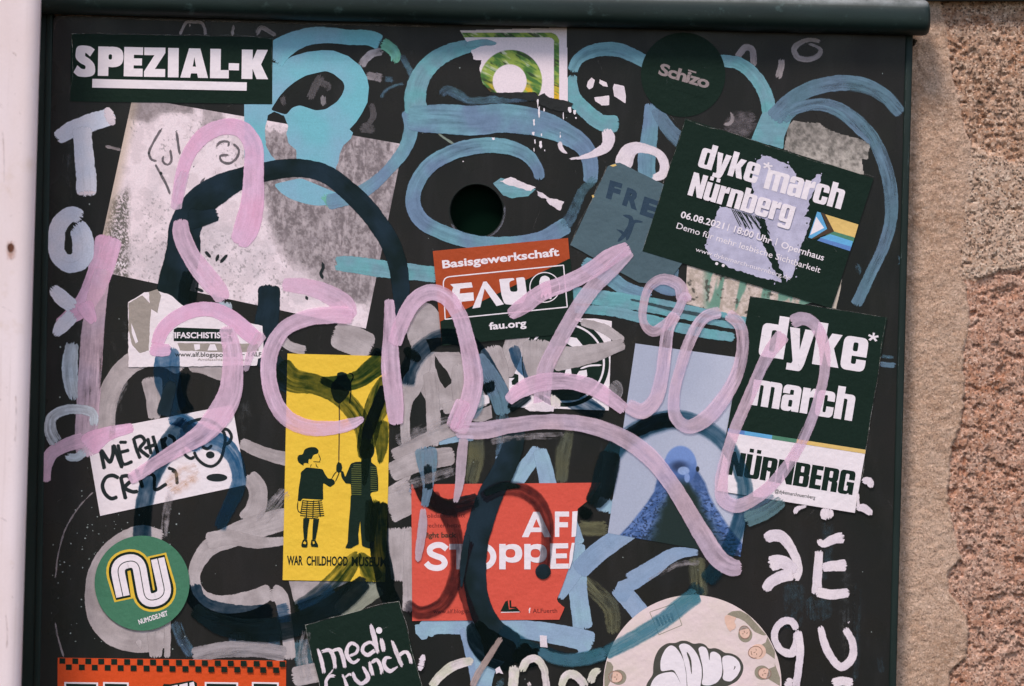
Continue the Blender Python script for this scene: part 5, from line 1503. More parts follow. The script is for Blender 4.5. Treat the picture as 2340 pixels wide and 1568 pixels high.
# union sticker
FQ = [(989, 574), (1298, 544), (1316, 761), (1010, 790)]
st = sheet('sticker', FQ, P_RUST, 'rust orange and black union sticker with big white letters FAU')
polys(st, [[(1006, 735), (1303.5, 590), (1316, 761), (1010, 790)]], P_BLK, 'black_field')
text(st, 'Basisgewerkschaft', B2(1435, 742)[0], B3(262, 640)[0], 17, P_WHT2, .03)
stroke(st, roundp([(p[0], p[1], r) for p, r in zip(B2(1437, 815, 1455, 1150) + B3(325, 1052, 295, 718), (16, 1, 1, 1))], 4), 2.6, P_WHT2, 'frame_line', closed=True, wob=0, straight=True)
polys(st, [B2(1495, 870, 1665, 855, 1675, 895, 1575, 905, 1570, 945, 1680, 935, 1685, 1000, 1585, 1010, 1590, 1068, 1530, 1072, 1510, 920, 1520, 895), B2(1760, 850, 1785, 848, 1925, 1030, 1865, 1045, 1770, 905, 1735, 1055, 1672, 1064),
           roundp([(p[0], p[1], 6) for p in B2(1890, 850, 1885, 830, 2000, 820, 2010, 835, 1965, 850, 1975, 930, 2035, 930, 2025, 840, 2020, 820, 2090, 812, 2110, 960, 2080, 1020, 2000, 1035, 1930, 1030, 1905, 960)])], P_WHT2, 'letter')
stroke(st, circ(*B3(145, 895)[0], 34, n=24), 2.2, P_WHT2, 'seal_ring', closed=True, wob=0)
polys(st, [roundp([(p[0], p[1], 4) for p in B3(100, 850, 115, 810, 150, 800, 185, 820, 190, 870, 200, 930, 200, 990, 180, 990, 170, 940, 150, 990, 135, 950, 120, 990, 110, 960, 125, 930, 105, 890)])], P_WHT2, 'seal_cat')
text(st, 'fau.org', B2(1808, 1233)[0], B2(2105, 1206)[0], 15.5, P_WHT2, .03)

# deep navy scrawls that pass over the stickers
t = empty('navy_ink_tag', 640, 1180, 'translucent navy marker scrawl over the yellow and the white name stickers', 'graffiti')
stroke(t, wd([(385, 792), (382, 850), (392, 900), (412, 940)], 46, 56, 48, 40), 50, INKL)
stroke(t, wd([(372, 952), (382, 915), (392, 882), (400, 875)], 30, 28, 16), 26, RING)
stroke(t, wd([(425, 850), (415, 900), (432, 945)], 24, 22, 30), 24, INK)
stroke(t, wd([(385, 955), (420, 962), (450, 985), (470, 1000), (510, 1015), (535, 1045), (546, 1085), (543, 1115), (528, 1150), (508, 1190), (500, 1210)], 26, 34, 40, 36, 30, 34, 28, 24), 32, INKL)
stroke(t, wd([(432, 962), (400, 1000), (365, 1050), (342, 1100), (330, 1150), (325, 1200), (325, 1235)], 44, 50, 40, 36, 36, 40), 40, INK)
stroke(t, wd([(410, 985), (440, 1000), (455, 1030)], 60, 50, 24), 50, INKL)
# over the yellow sticker
stroke(t, wd([(632, 835), (668, 868), (720, 878), (765, 898), (805, 935), (830, 980), (836, 1030)], 56, 50, 40, 42, 40, 34), 44, OLINK)
stroke(t, wd([(884, 812), (852, 842), (815, 868), (765, 874), (730, 868)], 44, 42, 34, 14), 36, INK)
stroke(t, wd([(884, 860), (868, 910), (850, 960), (838, 1010), (832, 1050)], 26, 50, 44, 40, 26), 40, OLINK)
stroke(t, wd([(880, 880), (862, 930), (842, 985), (832, 1030)], 20, 26, 26, 12), 24, INKD)
stroke(t, wd([(870, 960), (872, 1010), (868, 1060)], 34, 30, 10), 28, OLINK)
stroke(t, wd([(836, 1000), (835, 1060), (832, 1110)], 22, 20, 8), 20, OLINK)
stroke(t, wd([(868, 1145), (866, 1200), (868, 1260), (878, 1310), (884, 1350), (905, 1390)], 36, 42, 40, 34), 38, INKD)
stroke(t, wd([(852, 1140), (848, 1190), (845, 1240)], 30, 28, 20), 28, OLINK)
stroke(t, wd([(822, 1262), (800, 1290), (768, 1330), (720, 1370), (672, 1395)], 16, 46, 46, 34), 38, OLINK)
stroke(t, wd([(822, 1262), (838, 1290), (858, 1330)], 10, 36, 44), 34, OLINK)
stroke(t, wd([(760, 1340), (720, 1372), (680, 1388)], 30, 26), 26, INKL)
stroke(t, wd([(438, 1335), (450, 1372), (490, 1395), (560, 1404), (625, 1398)], 36, 42, 34), 36, INK)
stroke(t, wd([(440, 1390), (500, 1425), (580, 1440), (660, 1432), (740, 1400), (800, 1358), (838, 1325)], 30, 44, 50, 50, 44, 30), 44, RINGT)
stroke(t, wd([(632, 1404), (662, 1398)], 36, 42), 38, INKL, caps=.1)
t = empty('navy_arch_tag', 1080, 900, 'slate navy arch scrawl rising beneath the union sticker', 'graffiti')
stroke(t, wd([(927, 880), (938, 835), (968, 795), (1010, 770), (1060, 776), (1095, 812), (1120, 860), (1140, 900), (1150, 945)], 34, 38, 34, 34, 40, 46, 34), 36, INK)
stroke(t, wd([(935, 820), (950, 800)], 46, 40), 40, INKD)
stroke(t, wd([(1090, 810), (1118, 860), (1142, 905), (1150, 950)], 26, 40, 44, 30), 36, SLATE)
stroke(t, wd([(1112, 870), (1122, 900)], 34, 20), 26, INKD)
stroke(t, wd([(1148, 945), (1146, 1000), (1140, 1062)], 30, 22, 18), 24, THINB); stroke(t, wd([(1142, 1040), (1137, 1068)], 18, 12), 16, PERI)
stroke(t, wd([(1160, 935), (1195, 915), (1212, 900)], 22, 16), 18, INKD)
stroke(t, wd([(1280, 880), (1300, 905), (1345, 930), (1380, 950)], 30, 44, 30), 36, INK)
stroke(t, wd([(1255, 885), (1290, 895), (1330, 900)], 16, 34, 20), 26, RINGT)
stroke(t, wd([(1172, 790), (1185, 830), (1205, 865)], 24, 22, 8), 20, INKL)
stroke(t, wd([(1085, 870), (1092, 920), (1080, 960)], 26, 30, 14), 24, THINB)
t = empty('dark_circle_tag', 1380, 1250, 'big dark teal marker circle running over the red, pigeon and silver stickers', 'graffiti')
stroke(t, wd([(1178, 965), (1172, 1020), (1150, 1075), (1122, 1130), (1100, 1190), (1086, 1250), (1084, 1310), (1092, 1370), (1112, 1420), (1140, 1455), (1180, 1482)], 40, 46, 52, 54, 50, 46, 54, 60), 48, RING, wob=.03)
stroke(t, wd([(1140, 1440), (1190, 1470), (1240, 1488), (1300, 1505), (1360, 1500), (1410, 1478), (1470, 1444), (1530, 1410), (1570, 1375), (1600, 1335)], 40, 30, 26, 30, 32, 32, 36, 34), 32, INKT)
stroke(t, wd([(1080, 1420), (1100, 1460), (1135, 1490), (1180, 1500)], 30, 60, 70, 56), 50, INKD)
stroke(t, wd([(1180, 1480), (1210, 1505), (1240, 1490)], 50, 40, 26), 40, INKD)
stroke(t, wd([(1389, 1050), (1420, 1012), (1460, 982), (1510, 962), (1560, 958), (1610, 975), (1655, 1010), (1685, 1060), (1702, 1110), (1698, 1160), (1675, 1230), (1645, 1290), (1612, 1330)], 40, 44, 42, 36, 34, 36, 34, 40), 38, INKT, wob=.03)
stroke(t, wd([(1420, 1005), (1470, 975), (1520, 960), (1560, 962)], 26, 34, 30), 30, INKD)
stroke(t, wd([(1396, 1030), (1386, 1075), (1374, 1120), (1350, 1155)], 44, 50, 48, 34), 46, RINGT)
stroke(t, wd([(1345, 1160), (1330, 1185)], 34, 24), 30, INKD)
stroke(t, wd([(1700, 1178), (1735, 1160), (1775, 1140)], 40, 34), 36, THINB)
stroke(t, wd([(1702, 1190), (1750, 1170), (1790, 1142)], 34, 30, 26), 30, paint('grey_teal_wash', (104, 136, 146), a=.66, streak=.34, fray=6))
t = empty('maroon_tag', 1110, 1250, 'see through dark marker loops over the red sticker', 'graffiti')
stroke(t, wd([(958, 1085), (966, 1115), (985, 1142), (1020, 1158), (1060, 1150), (1095, 1140)], 34, 36, 34, 30), 32, RINGT)
stroke(t, wd([(985, 1125), (1000, 1150), (1040, 1165), (1085, 1150)], 30, 30, 28), 28, MAR)
stroke(t, wd([(1020, 1165), (1040, 1220), (1044, 1290), (1032, 1345), (1005, 1385), (960, 1400), (925, 1380)], 38, 30, 30, 30, 30), 30, MAR)
stroke(t, wd([(1075, 1235), (1060, 1290), (1055, 1340), (1068, 1380), (1085, 1425)], 22, 18, 22, 28), 24, MAR)
stroke(t, wd([(1068, 1220), (1058, 1290), (1054, 1345)], 14, 14, 4), 12, RING)
stroke(t, wd([(1100, 1140), (1140, 1118), (1185, 1118), (1225, 1142), (1248, 1185), (1250, 1240), (1242, 1300)], 30, 34, 32, 28, 26), 30, MAR)
stroke(t, wd([(1105, 1130), (1150, 1112), (1190, 1112)], 14, 18, 8), 16, RINGT)
polys(t, [ragged(circ(1241, 1306, 17.5, n=24), 1)], RING, 'dot')
o = stroke(None, wd([(972, 1020), (976, 1060), (978, 1110), (970, 1160)], 50, 42, 24, 18), 36, SLATE, 'drip')
info(o, 'slate blue round headed drip entering the red sticker from above', 'paint drip')
o = stroke(None, wd([(978, 1060), (980, 1120)], 18, 18), 18, RINGT, 'drip')
info(o, 'dark narrow drip beside the slate blue one above the red sticker', 'paint drip')
DRIP = paint('lilac_grey_drip', (192, 168, 182), (182, 162, 176), a=.9, streak=.1, mott=.12, fray=4)
o = stroke(None, wd([(1060, 1000), (1055, 1050), (1050, 1105), (1040, 1150)], 20, 22, 19, 12), 20, DRIP, 'drip')
info(o, 'long lilac grey drip ending in the upper half of the red sticker', 'paint drip')
o = stroke(None, wd([(968, 1160), (966, 1200), (958, 1260), (955, 1284)], 12, 20, 17, 12), 18, DRIP, 'drip')
info(o, 'lilac grey drip down the left edge of the red sticker', 'paint drip')

# medi crunch
st = sheet('sticker', [(696, 1429), (912, 1372), (968, 1578), (735, 1578)], P_BLK, 'black slanted sticker with rough hand painted white words medi crunch')
HM = lambda lst, w=7: strokes(st, lst, w, WHT, 'lettering', caps=.4, wob=.12, step=3)
HM([wd(E5(715, 1060, 770, 1200, 820, 1400), 6, 11, 10), wd(E5(770, 1110, 880, 1090, 930, 1180, 945, 1340), 8, 12, 9), wd(E5(900, 1100, 1010, 1070, 1060, 1180, 1085, 1330), 7, 12, 9)], 11)
HM([wd(E5(1130, 1160, 1240, 1110, 1260, 1040, 1180, 990, 1120, 1060, 1130, 1180, 1200, 1250, 1290, 1200), 7, 10, 11, 11, 6)], 10)
HM([wd(E5(1500, 1040, 1440, 980, 1350, 1010, 1320, 1100, 1390, 1150, 1500, 1080), 9, 11, 11), wd(E5(1430, 730, 1480, 900, 1540, 1140), 8, 13, 10)], 11)
HM([wd(E5(1565, 910, 1590, 1000, 1615, 1110), 7, 12, 10)], 10)
polys(st, [ragged(circ(*E5(1545, 820)[0], 7, 7.5, 12), 1.5, 3)], P_WHT2, 'dot')
HM([wd(E5(970, 1420, 880, 1430, 840, 1500, 850, 1600), 7, 10, 10), wd(E5(820, 1465, 900, 1370, 930, 1330), 4, 5, 3), wd(E5(1050, 1400, 1090, 1500, 1110, 1600), 7, 11), wd(E5(1080, 1450, 1150, 1400, 1190, 1420), 6, 8)], 9)
HM([wd(E5(1200, 1360, 1240, 1480, 1310, 1530, 1400, 1450, 1330, 1290), 7, 11, 11, 11, 8), wd(E5(1410, 1220, 1440, 1340, 1465, 1440), 6, 11, 9), wd(E5(1440, 1270, 1510, 1220, 1560, 1300, 1575, 1420), 8, 11, 9)], 10)
HM([wd(E5(1720, 1170, 1630, 1190, 1610, 1280, 1680, 1370, 1810, 1300), 6, 10, 11, 11, 5), wd(E5(1700, 940, 1760, 1080, 1860, 1310), 6, 12, 9), wd(E5(1800, 1160, 1900, 1110, 1950, 1180, 1975, 1270), 8, 11, 9)], 10)
edge_wear(st, [(735, 1578), (696, 1429), (912, 1372), (968, 1578)], 2.2)

# green disc
GC = (325, 1332.5)
st = sheet('round_sticker', circ(GC[0], GC[1], 108.5, n=72), P_GRN, 'green round sticker with a yellow outlined intertwined letter logo')
NU = D1(985, 850, 955, 720, 960, 655, 1010, 610, 1080, 600, 1120, 650, 1150, 780, 1160, 830, 1200, 860, 1270, 830, 1290, 790, 1270, 680, 1240, 555)
NU2 = D1(965, 855, 940, 710, 945, 640, 1000, 590, 1075, 580, 1120, 620, 1135, 690, 1135, 830)
PN = [(*D1(960, 850)[0], 1), (*D1(915, 620)[0], 24), (*D1(1080, 560)[0], 22), (*D1(1125, 625)[0], 10)]
nu_line = roundp([(p[0], p[1], r) for p, r in zip(D1(985, 848, 930, 590, 1105, 548, 1165, 895, 1330, 850, 1262, 545), (0, 30, 26, 26, 30, 0))], 7)
for w, m, nm in ((54, P_GOLD, 'outline'), (43, P_BLK, 'outline'), (31, P_WHT2, 'logo')):
    yel = paper('logo_yellow', (224, 184, 60), amt=.08) if nm == 'outline' and m is P_GOLD else m
    ext = {54: 9, 43: 5, 31: 0}[w]
    l = list(nu_line)
    def ex(a, b, e):
        v = np.array(a) - np.array(b); v = v / np.linalg.norm(v); return tuple(np.array(a) + v * e)
    l = [ex(l[0], l[1], ext)] + l[1:-1] + [ex(l[-1], l[-2], ext)]
    stroke(st, l, w, yel, nm, caps=.15 if ext else 0, wob=0, straight=True)
stroke(st, nu_line, 2.0, P_BLK, 'logo_line', caps=0, wob=0, straight=True)
text(st, 'NUMODE.NET', D1(1115, 1072)[0], D1(1347, 998)[0], 10.5, P_WHT2, .03)

# orange sticker with chequered rim
st = sheet('sticker', [(132, 1503), (654, 1510), (653, 1640), (131, 1640)], P_ORG, 'wide orange sticker with a black chequered top border at the bottom left')
ck = []
for k in range(18):
    for row in (0, 1):
        xx = 136 + (k * 29.6) + (0 if row == 0 else 14.8)
        if xx + 14 > 654: continue
        yy = 1503.5 + 7 * (xx - 132) / 522 + row * 14
        ck.append([(xx, yy + .5), (xx + 13.5, yy + .7), (xx + 13.5, yy + 13.5), (xx, yy + 13.3)])
for q in ck: polys(st, [q], P_BLK, 'check_square')
for a, b in ((515, 785), (825, 1030), (1638, 1905), (2015, 2230)):
    polys(st, [D1(a, 1533, b, 1537, b, 1700, a, 1700)], P_WHT2, 'letter_outline')
    polys(st, [D1(a + 14, 1546, b - 14, 1550, b - 14, 1700, a + 14, 1700)], P_BLK, 'letter')
polys(st, [D1(1300, 1568, 1310, 1548, 1360, 1550, 1540, 1520, 1575, 1540, 1580, 1600, 1300, 1600)], P_BLK, 'spray_can')
polys(st, [D1(1330, 1575, 1420, 1555, 1430, 1600, 1330, 1600), D1(1435, 1555, 1500, 1540, 1505, 1600, 1440, 1600), D1(1515, 1540, 1550, 1530, 1565, 1600, 1520, 1600)], P_WHT2, 'can_panel')

# silver disc
SC, SR = (1582, 1563), 203.5
st = sheet('round_sticker', circ(SC[0], SC[1], SR, n=120), P_SILV, 'large pale round sticker with bubble letters and small drawn men around its rim')
def clipd(pts): 
    out = []
    for x, y in pts:
        r = math.hypot(x - SC[0], y - SC[1])
        if r > SR - 1: x, y = SC[0] + (x - SC[0]) * (SR - 1) / r, SC[1] + (y - SC[1]) * (SR - 1) / r
        out.append((x, y))
    return out
strokes(st, [E3(665, 580, 790, 880), E3(790, 880, 1095, 750), E3(1095, 750, 990, 460), E3(990, 460, 665, 580)], 1.6, P_KHAK, 'stamp_line', caps=0)
strokes(st, [E3(750, 650 + 0, 800, 760), E3(790, 640, 840, 750), E3(840, 620, 885, 730), E3(890, 605, 935, 710), E3(940, 590, 980, 690)], 5, paper('stamp_teal', (84, 110, 116), amt=.2), 'stamp_text', caps=.1)
# bubble letters: charcoal mass, then white lobes
polys(st, [roundp([(p[0], p[1], 9) for p in E3(600, 1600, 640, 1500, 712, 1410, 708, 1300, 730, 1180, 790, 1060, 900, 985, 1010, 990, 1080, 955, 1170, 960, 1250, 1005, 1330, 985, 1410, 1010, 1450, 1070, 1530, 1050, 1610, 1080, 1660, 1120, 1760, 1125, 1860, 1180, 1920, 1290, 1900, 1400, 1830, 1500, 1740, 1545, 1620, 1600, 1300, 1800)], 4)], P_OUTL, 'letter_outline')
lob = [E3(810, 1370, 805, 1240, 830, 1150, 880, 1060, 940, 1015, 1000, 1035, 1070, 1120, 1120, 1230, 1150, 1400, 1160, 1600, 1100, 1600, 1060, 1480, 985, 1340),
       E3(1045, 1020, 1110, 990, 1190, 1010, 1260, 1080, 1310, 1160, 1355, 1300, 1360, 1430, 1340, 1560, 1330, 1600, 1170, 1600, 1150, 1350, 1100, 1150),
       E3(1310, 1060, 1350, 1030, 1410, 1045, 1440, 1100, 1460, 1240, 1470, 1110, 1530, 1100, 1610, 1150, 1620, 1240, 1635, 1340, 1620, 1440, 1560, 1520, 1450, 1560, 1350, 1545, 1375, 1440, 1370, 1300),
       E3(1630, 1170, 1700, 1150, 1790, 1170, 1860, 1240, 1880, 1330, 1830, 1430, 1750, 1500, 1690, 1500, 1630, 1470, 1650, 1380, 1630, 1260),
       E3(660, 1600, 700, 1490, 760, 1420, 850, 1385, 985, 1370, 1040, 1450, 1090, 1560, 1095, 1600)]
for l in lob:
    polys(st, [roundp([(p[0], p[1], 7) for p in l], 4)], P_WHT2, 'letter')
strokes(st, [wd(E3(1160, 1110, 1200, 1210, 1225, 1400), 4, 5, 1.5), wd(E3(1795, 1295, 1800, 1310, 1780, 1345), 1.5, 2.5, 1)], 4, P_OUTL, 'letter_line')
# four drawn men
def face(cx, cy, r, rot, body, hair):
    f = lambda pts: clipd([(cx + (x * math.cos(rot) - y * math.sin(rot)) * r, cy + (x * math.sin(rot) + y * math.cos(rot)) * r) for x, y in pts])
    polys(st, [clipd(body)], P_KHAK, 'jacket')
    polys(st, [f(circ(0, -.35, 1.08, 1.15, 24))], P_KHAK if hair else P_FLES, 'hair')
    polys(st, [f(circ(0, .08, .78, .95, 24))], P_FLES, 'face')
    if hair: polys(st, [f([(-.7, .45), (-.35, .55), (0, .5), (.35, .55), (.7, .45), (.45, .95), (0, 1.1), (-.45, .95)])], P_TAUP, 'beard')
    strokes(st, [f([(-.45, -.1), (-.2, -.15)]), f([(.2, -.15), (.45, -.1)]), f([(0, 0), (.06, .3)]), f([(-.3, .6), (0, .66), (.3, .58)]), f(circ(0, .05, .84, 1.0, 14))], 1.6, paper('sketch_brown', (150, 112, 98), amt=.1), 'face_line', caps=0, step=3)
face(*E3(1930, 850)[0], 15, 2.9, roundp([(p[0], p[1], 4) for p in E3(1690, 610, 1760, 565, 1870, 555, 1990, 620, 2240, 880, 2180, 890, 2060, 840, 1990, 760, 1930, 700, 1850, 660, 1810, 650)]), True)
polys(st, [clipd(roundp([(p[0], p[1], 3) for p in E3(1660, 640, 1700, 610, 1820, 650, 1790, 700, 1815, 760, 1800, 800, 1750, 820, 1740, 840, 1700, 790, 1670, 720)]))], P_FLES, 'raised_fist')
face(*E3(2075, 1110)[0], 16, 1.35, E3(2120, 1030, 2210, 980, 2240, 900, 2340, 1100, 2330, 1200, 2200, 1110), False)
face(*E3(2190, 1390)[0], 15, -1.3, E3(2230, 1340, 2330, 1300, 2330, 1260, 2400, 1450, 2400, 1560, 2250, 1470), True)
face(*E3(215, 1440)[0], 16, 1.7, E3(60, 1560, 50, 1400, 95, 1230, 150, 1250, 180, 1300, 170, 1380, 110, 1420, 150, 1480, 90, 1600), True)

# light scuffs on the black stickers
for root, box in (('sticker', (170, 90, 610, 225)), ('leaflet', (1530, 330, 1900, 640)), ('sticker.002', (1720, 700, 1990, 960)), ('round_sticker', (1490, 100, 1620, 240)), ('sticker.008', (720, 1400, 930, 1560))):
    r_ = bpy.data.objects.get(root)
    if r_ is None: continue
    for k in range(9):
        x, y = rng.uniform(box[0], box[2]), rng.uniform(box[1], box[3]); a = rng.uniform(0, 3.14); L = rng.uniform(8, 34)
        if root == 'round_sticker' and math.hypot(x - 1561, y - 171) > 60: continue
        stroke(r_, [(x, y), (x + L * math.cos(a), y + L * math.sin(a))], rng.uniform(1.2, 2.6), SCF, 'scuff', caps=0, step=8)
t = empty('teal_wash_tag', 1500, 1420, 'translucent teal marker sweep crossing the pale round sticker', 'graffiti')
TW = paint('teal_wash', (72, 130, 148), (88, 136, 160), a=.82, streak=.30, mott=.14, fray=6, soft=5, tint=(.30, .62, .70), body=.62)
stroke(t, wd([(1380, 1495), (1420, 1474), (1470, 1446), (1520, 1414), (1555, 1386), (1596, 1356)], 30, 36, 38, 40), 36, TW, wob=.02)
stroke(t, wd([(1230, 1485), (1262, 1502), (1320, 1508), (1385, 1492)], 22, 30, 32), 28, TW)

# ================================================================== PINK SCRAWL, ON TOP
t = empty('pink_tag', 1000, 900, 'sprawling translucent pink marker scrawl written across the whole door', 'graffiti')
stroke(t, wd([(252, 538), (240, 580), (222, 640), (196, 690), (162, 722), (128, 738)], 56, 54, 50, 44, 34, 14), 48, PINKS, wob=.04)
stroke(t, wd([(236, 612), (222, 680), (212, 760), (206, 850), (200, 940), (197, 1020), (200, 1045)], 34, 44, 48, 50, 46, 42), 46, PINKT, wob=.03)
stroke(t, wd([(190, 690), (208, 725), (216, 740)], 40, 26, 14), 30, PINKS)
stroke(t, wd([(104, 1103), (106, 1062), (118, 1036), (150, 1018), (195, 1004)], 20, 28, 28, 34), 28, PINK)
stroke(t, wd([(198, 1024), (215, 1008), (250, 990), (306, 976)], 54, 46, 30, 20), 40, PINKS)
stroke(t, wd([(405, 468), (415, 400), (436, 345), (468, 308), (512, 290), (552, 296), (578, 330), (580, 400), (576, 470), (560, 530), (542, 560)], 22, 26, 30, 34, 34, 36, 40, 42, 50, 52, 36), 40, PINKS, wob=.04)
stroke(t, wd([(412, 500), (416, 540), (440, 590), (470, 630), (500, 665), (510, 690)], 30, 38, 40, 44, 40, 30), 40, PINK)
stroke(t, wd([(402, 480), (410, 430), (424, 390)], 24, 26, 20), 22, PINKT)
stroke(t, wd([(505, 690), (512, 730)], 44, 40), 42, WHTT)
stroke(t, wd([(644, 650), (700, 656), (750, 672), (790, 698), (805, 728)], 26, 34, 40, 40, 22), 34, PINK)
stroke(t, wd([(808, 722), (760, 720), (700, 728), (650, 752), (622, 795), (613, 845), (622, 900), (650, 950), (700, 976), (760, 978), (805, 968), (832, 955)], 34, 36, 34, 32, 34, 34, 34, 36, 30, 26, 12), 34, PINK, wob=.04)
stroke(t, wd([(357, 792), (375, 750), (410, 722), (450, 708), (490, 708), (530, 728), (565, 758), (592, 782)], 28, 30, 32, 30, 34, 36, 28), 32, PINKS)
stroke(t, wd([(342, 796), (362, 800), (392, 800)], 26, 28, 24), 26, PINKS)
stroke(t, wd([(515, 745), (530, 800), (532, 850), (525, 900), (506, 940), (470, 985), (420, 1018), (360, 1055), (310, 1088), (292, 1095)], 30, 42, 46, 52, 54, 38, 28, 26, 22), 38, PINK, wob=.04)
stroke(t, wd([(600, 760), (575, 800), (560, 850)], 26, 20, 12), 22, PINKT)
stroke(t, wd([(890, 682), (892, 760), (893, 840), (902, 920), (905, 972)], 20, 30, 40, 38, 30), 34, PINK, wob=.03)
stroke(t, wd([(900, 790), (922, 730), (950, 685), (985, 668), (1020, 680), (1048, 718), (1065, 770), (1078, 830), (1082, 870), (1072, 920), (1056, 960), (1045, 990)], 30, 34, 34, 34, 34, 34, 40, 42, 40, 40), 36, PINK, wob=.03)
stroke(t, wd([(1162, 722), (1195, 700), (1240, 668), (1300, 645), (1345, 622), (1395, 588), (1440, 566)], 24, 34, 36, 34, 36, 38, 28), 36, PINK, wob=.04)
stroke(t, wd([(1442, 572), (1402, 612), (1362, 650), (1330, 690), (1300, 738), (1272, 790), (1248, 840), (1240, 900), (1238, 935)], 24, 32, 34, 34, 32, 34, 36, 38), 34, PINKT, wob=.03)
stroke(t, wd([(1158, 918), (1190, 892), (1240, 874), (1300, 872), (1350, 884), (1395, 912), (1430, 938)], 22, 34, 38, 34, 34, 30, 26), 32, PINK)
stroke(t, wd([(1562, 688), (1552, 652), (1515, 638), (1485, 655), (1470, 700), (1472, 740), (1492, 758), (1520, 742), (1548, 712), (1566, 676), (1576, 690)], 30, 26, 22, 18, 18, 24, 22, 20, 18), 22, PINKT, wob=.03)
stroke(t, wd([(1545, 715), (1528, 750), (1520, 800), (1512, 860), (1496, 915), (1468, 940), (1430, 925)], 26, 26, 28, 30, 34, 30), 28, PINKT, wob=.03)
stroke(t, wd([(1040, 982), (1100, 984), (1170, 972), (1240, 964), (1310, 966), (1380, 982), (1440, 1010), (1490, 1050), (1530, 1100), (1568, 1160), (1605, 1222), (1640, 1275), (1672, 1296), (1696, 1296)], 34, 38, 32, 32, 34, 36, 38, 36, 34, 38, 40, 38, 30), 34, PINKT, wob=.03)
stroke(t, wd([(1035, 980), (1050, 940), (1062, 915)], 34, 36), 34, PINK)
stroke(t, wd([(1648, 712), (1612, 724), (1580, 770), (1555, 840), (1540, 905), (1545, 955), (1572, 975), (1610, 958), (1650, 915), (1685, 850), (1697, 785), (1690, 742), (1660, 716)], 26, 26, 26, 24, 26, 30, 34, 30, 26, 26, 26), 26, PINKT, wob=.03)
stroke(t, wd([(1792, 762), (1762, 800), (1735, 850), (1708, 915), (1680, 980), (1660, 1040), (1648, 1100), (1652, 1140), (1680, 1156), (1722, 1140), (1770, 1100), (1815, 1040), (1850, 970), (1872, 905), (1885, 840), (1880, 780), (1860, 740), (1832, 728), (1806, 738)], 34, 28, 24, 26, 24, 26, 30, 30, 28, 26, 24, 22, 22, 24, 26, 28, 30), 26, PINKT, wob=.03)

# ================================================================== WHITE LETTERS
t = empty('white_letter', 190, 350, 'bluish white brushed capital T at the top left', 'graffiti', 'white letters down the left side')
stroke(t, wd([(127, 318), (165, 296), (210, 280), (262, 262)], 28, 36, 38, 36), 36, WHTB)
stroke(t, wd([(186, 288), (192, 350), (197, 410), (197, 450)], 40, 42, 44), 42, WHTB)
stroke(t, [(240, 270), (262, 262)], 36, WHT, 'blot'); stroke(t, [(197, 435), (198, 448)], 40, WHT, 'blot')
t = empty('white_letter', 160, 545, 'bluish white brushed letter O below the capital T', 'graffiti', 'white letters down the left side')
stroke(t, wd([(188, 500), (166, 490), (140, 508), (128, 548), (136, 588), (160, 602), (184, 592), (190, 560), (182, 525), (172, 512)], 28, 34, 38, 34, 40, 46, 44, 34), 36, WHTB)
t = empty('white_letter', 140, 720, 'bluish white brushed letter Y partly under the pink stroke', 'graffiti', 'white letters down the left side')
stroke(t, wd([(118, 655), (140, 680), (170, 705)], 22, 32, 30), 28, WHTB); stroke(t, wd([(124, 768), (140, 748), (170, 718)], 16, 30, 30), 28, WHTB)
t = empty('white_letter', 162, 860, 'pale blue vertical stroke beside the pink bar on the left', 'graffiti', 'white letters down the left side')
stroke(t, wd([(166, 780), (160, 830), (162, 880), (170, 915)], 26, 34, 30, 18), 30, WHTT)
t = empty('white_letter', 160, 980, 'pale blue loop under the pink bar left of the name sticker', 'graffiti', 'white letters down the left side')
stroke(t, wd([(215, 975), (212, 945), (185, 936), (145, 938), (118, 955), (115, 985), (130, 1015)], 18, 22, 22, 22, 26, 30), 22, WHTT)
stroke(t, wd([(148, 1042), (175, 1045), (195, 1030)], 14, 20, 18), 18, WHTT)

WR = 'white letters down the right side'
t = empty('white_letter', 1790, 1290, 'white brushed sideways E in the left column of the lower right letters', 'graffiti', WR)
stroke(t, wd([(1748, 1234), (1762, 1225), (1785, 1226), (1806, 1250), (1822, 1285), (1822, 1310), (1812, 1325)], 20, 24, 22, 16, 18, 22), 20, WHT)
stroke(t, wd([(1756, 1290), (1785, 1284), (1806, 1296), (1818, 1310)], 30, 26, 18), 24, WHT)
stroke(t, wd([(1750, 1352), (1758, 1335), (1785, 1318), (1815, 1312)], 18, 22, 22), 20, WHT)
t = empty('white_letter', 1810, 1490, 'white brushed figure 9 beside the large pale disc', 'graffiti', WR)
stroke(t, wd([(1822, 1440), (1808, 1420), (1790, 1420), (1773, 1438), (1771, 1462), (1786, 1486), (1808, 1492), (1820, 1470), (1822, 1442)], 14, 15, 14, 14, 18, 16), 15, WHT)
stroke(t, wd([(1822, 1440), (1828, 1480), (1824, 1530), (1818, 1572)], 16, 14, 16), 15, WHT)
stroke(t, [(1792, 1560), (1812, 1566)], 24, WHT)
t = empty('white_letter', 1900, 1300, 'white brushed capital E at the lower right', 'graffiti', WR)
stroke(t, wd([(1868, 1232), (1880, 1242), (1905, 1232), (1930, 1228)], 10, 16, 24), 18, WHT)
stroke(t, wd([(1872, 1256), (1868, 1310), (1866, 1360)], 16, 20), 17, WHT)
stroke(t, wd([(1876, 1298), (1900, 1294), (1936, 1292)], 16, 24), 20, WHT); stroke(t, wd([(1864, 1352), (1900, 1358), (1942, 1354)], 20, 20, 18), 20, WHT)
t = empty('white_letter', 1910, 1480, 'white brushed open U shape below the capital E', 'graffiti', WR)
stroke(t, wd([(1874, 1430), (1882, 1465), (1898, 1500), (1922, 1524), (1946, 1505), (1949, 1470), (1930, 1434)], 12, 16, 15, 17, 15, 14), 15, WHT)
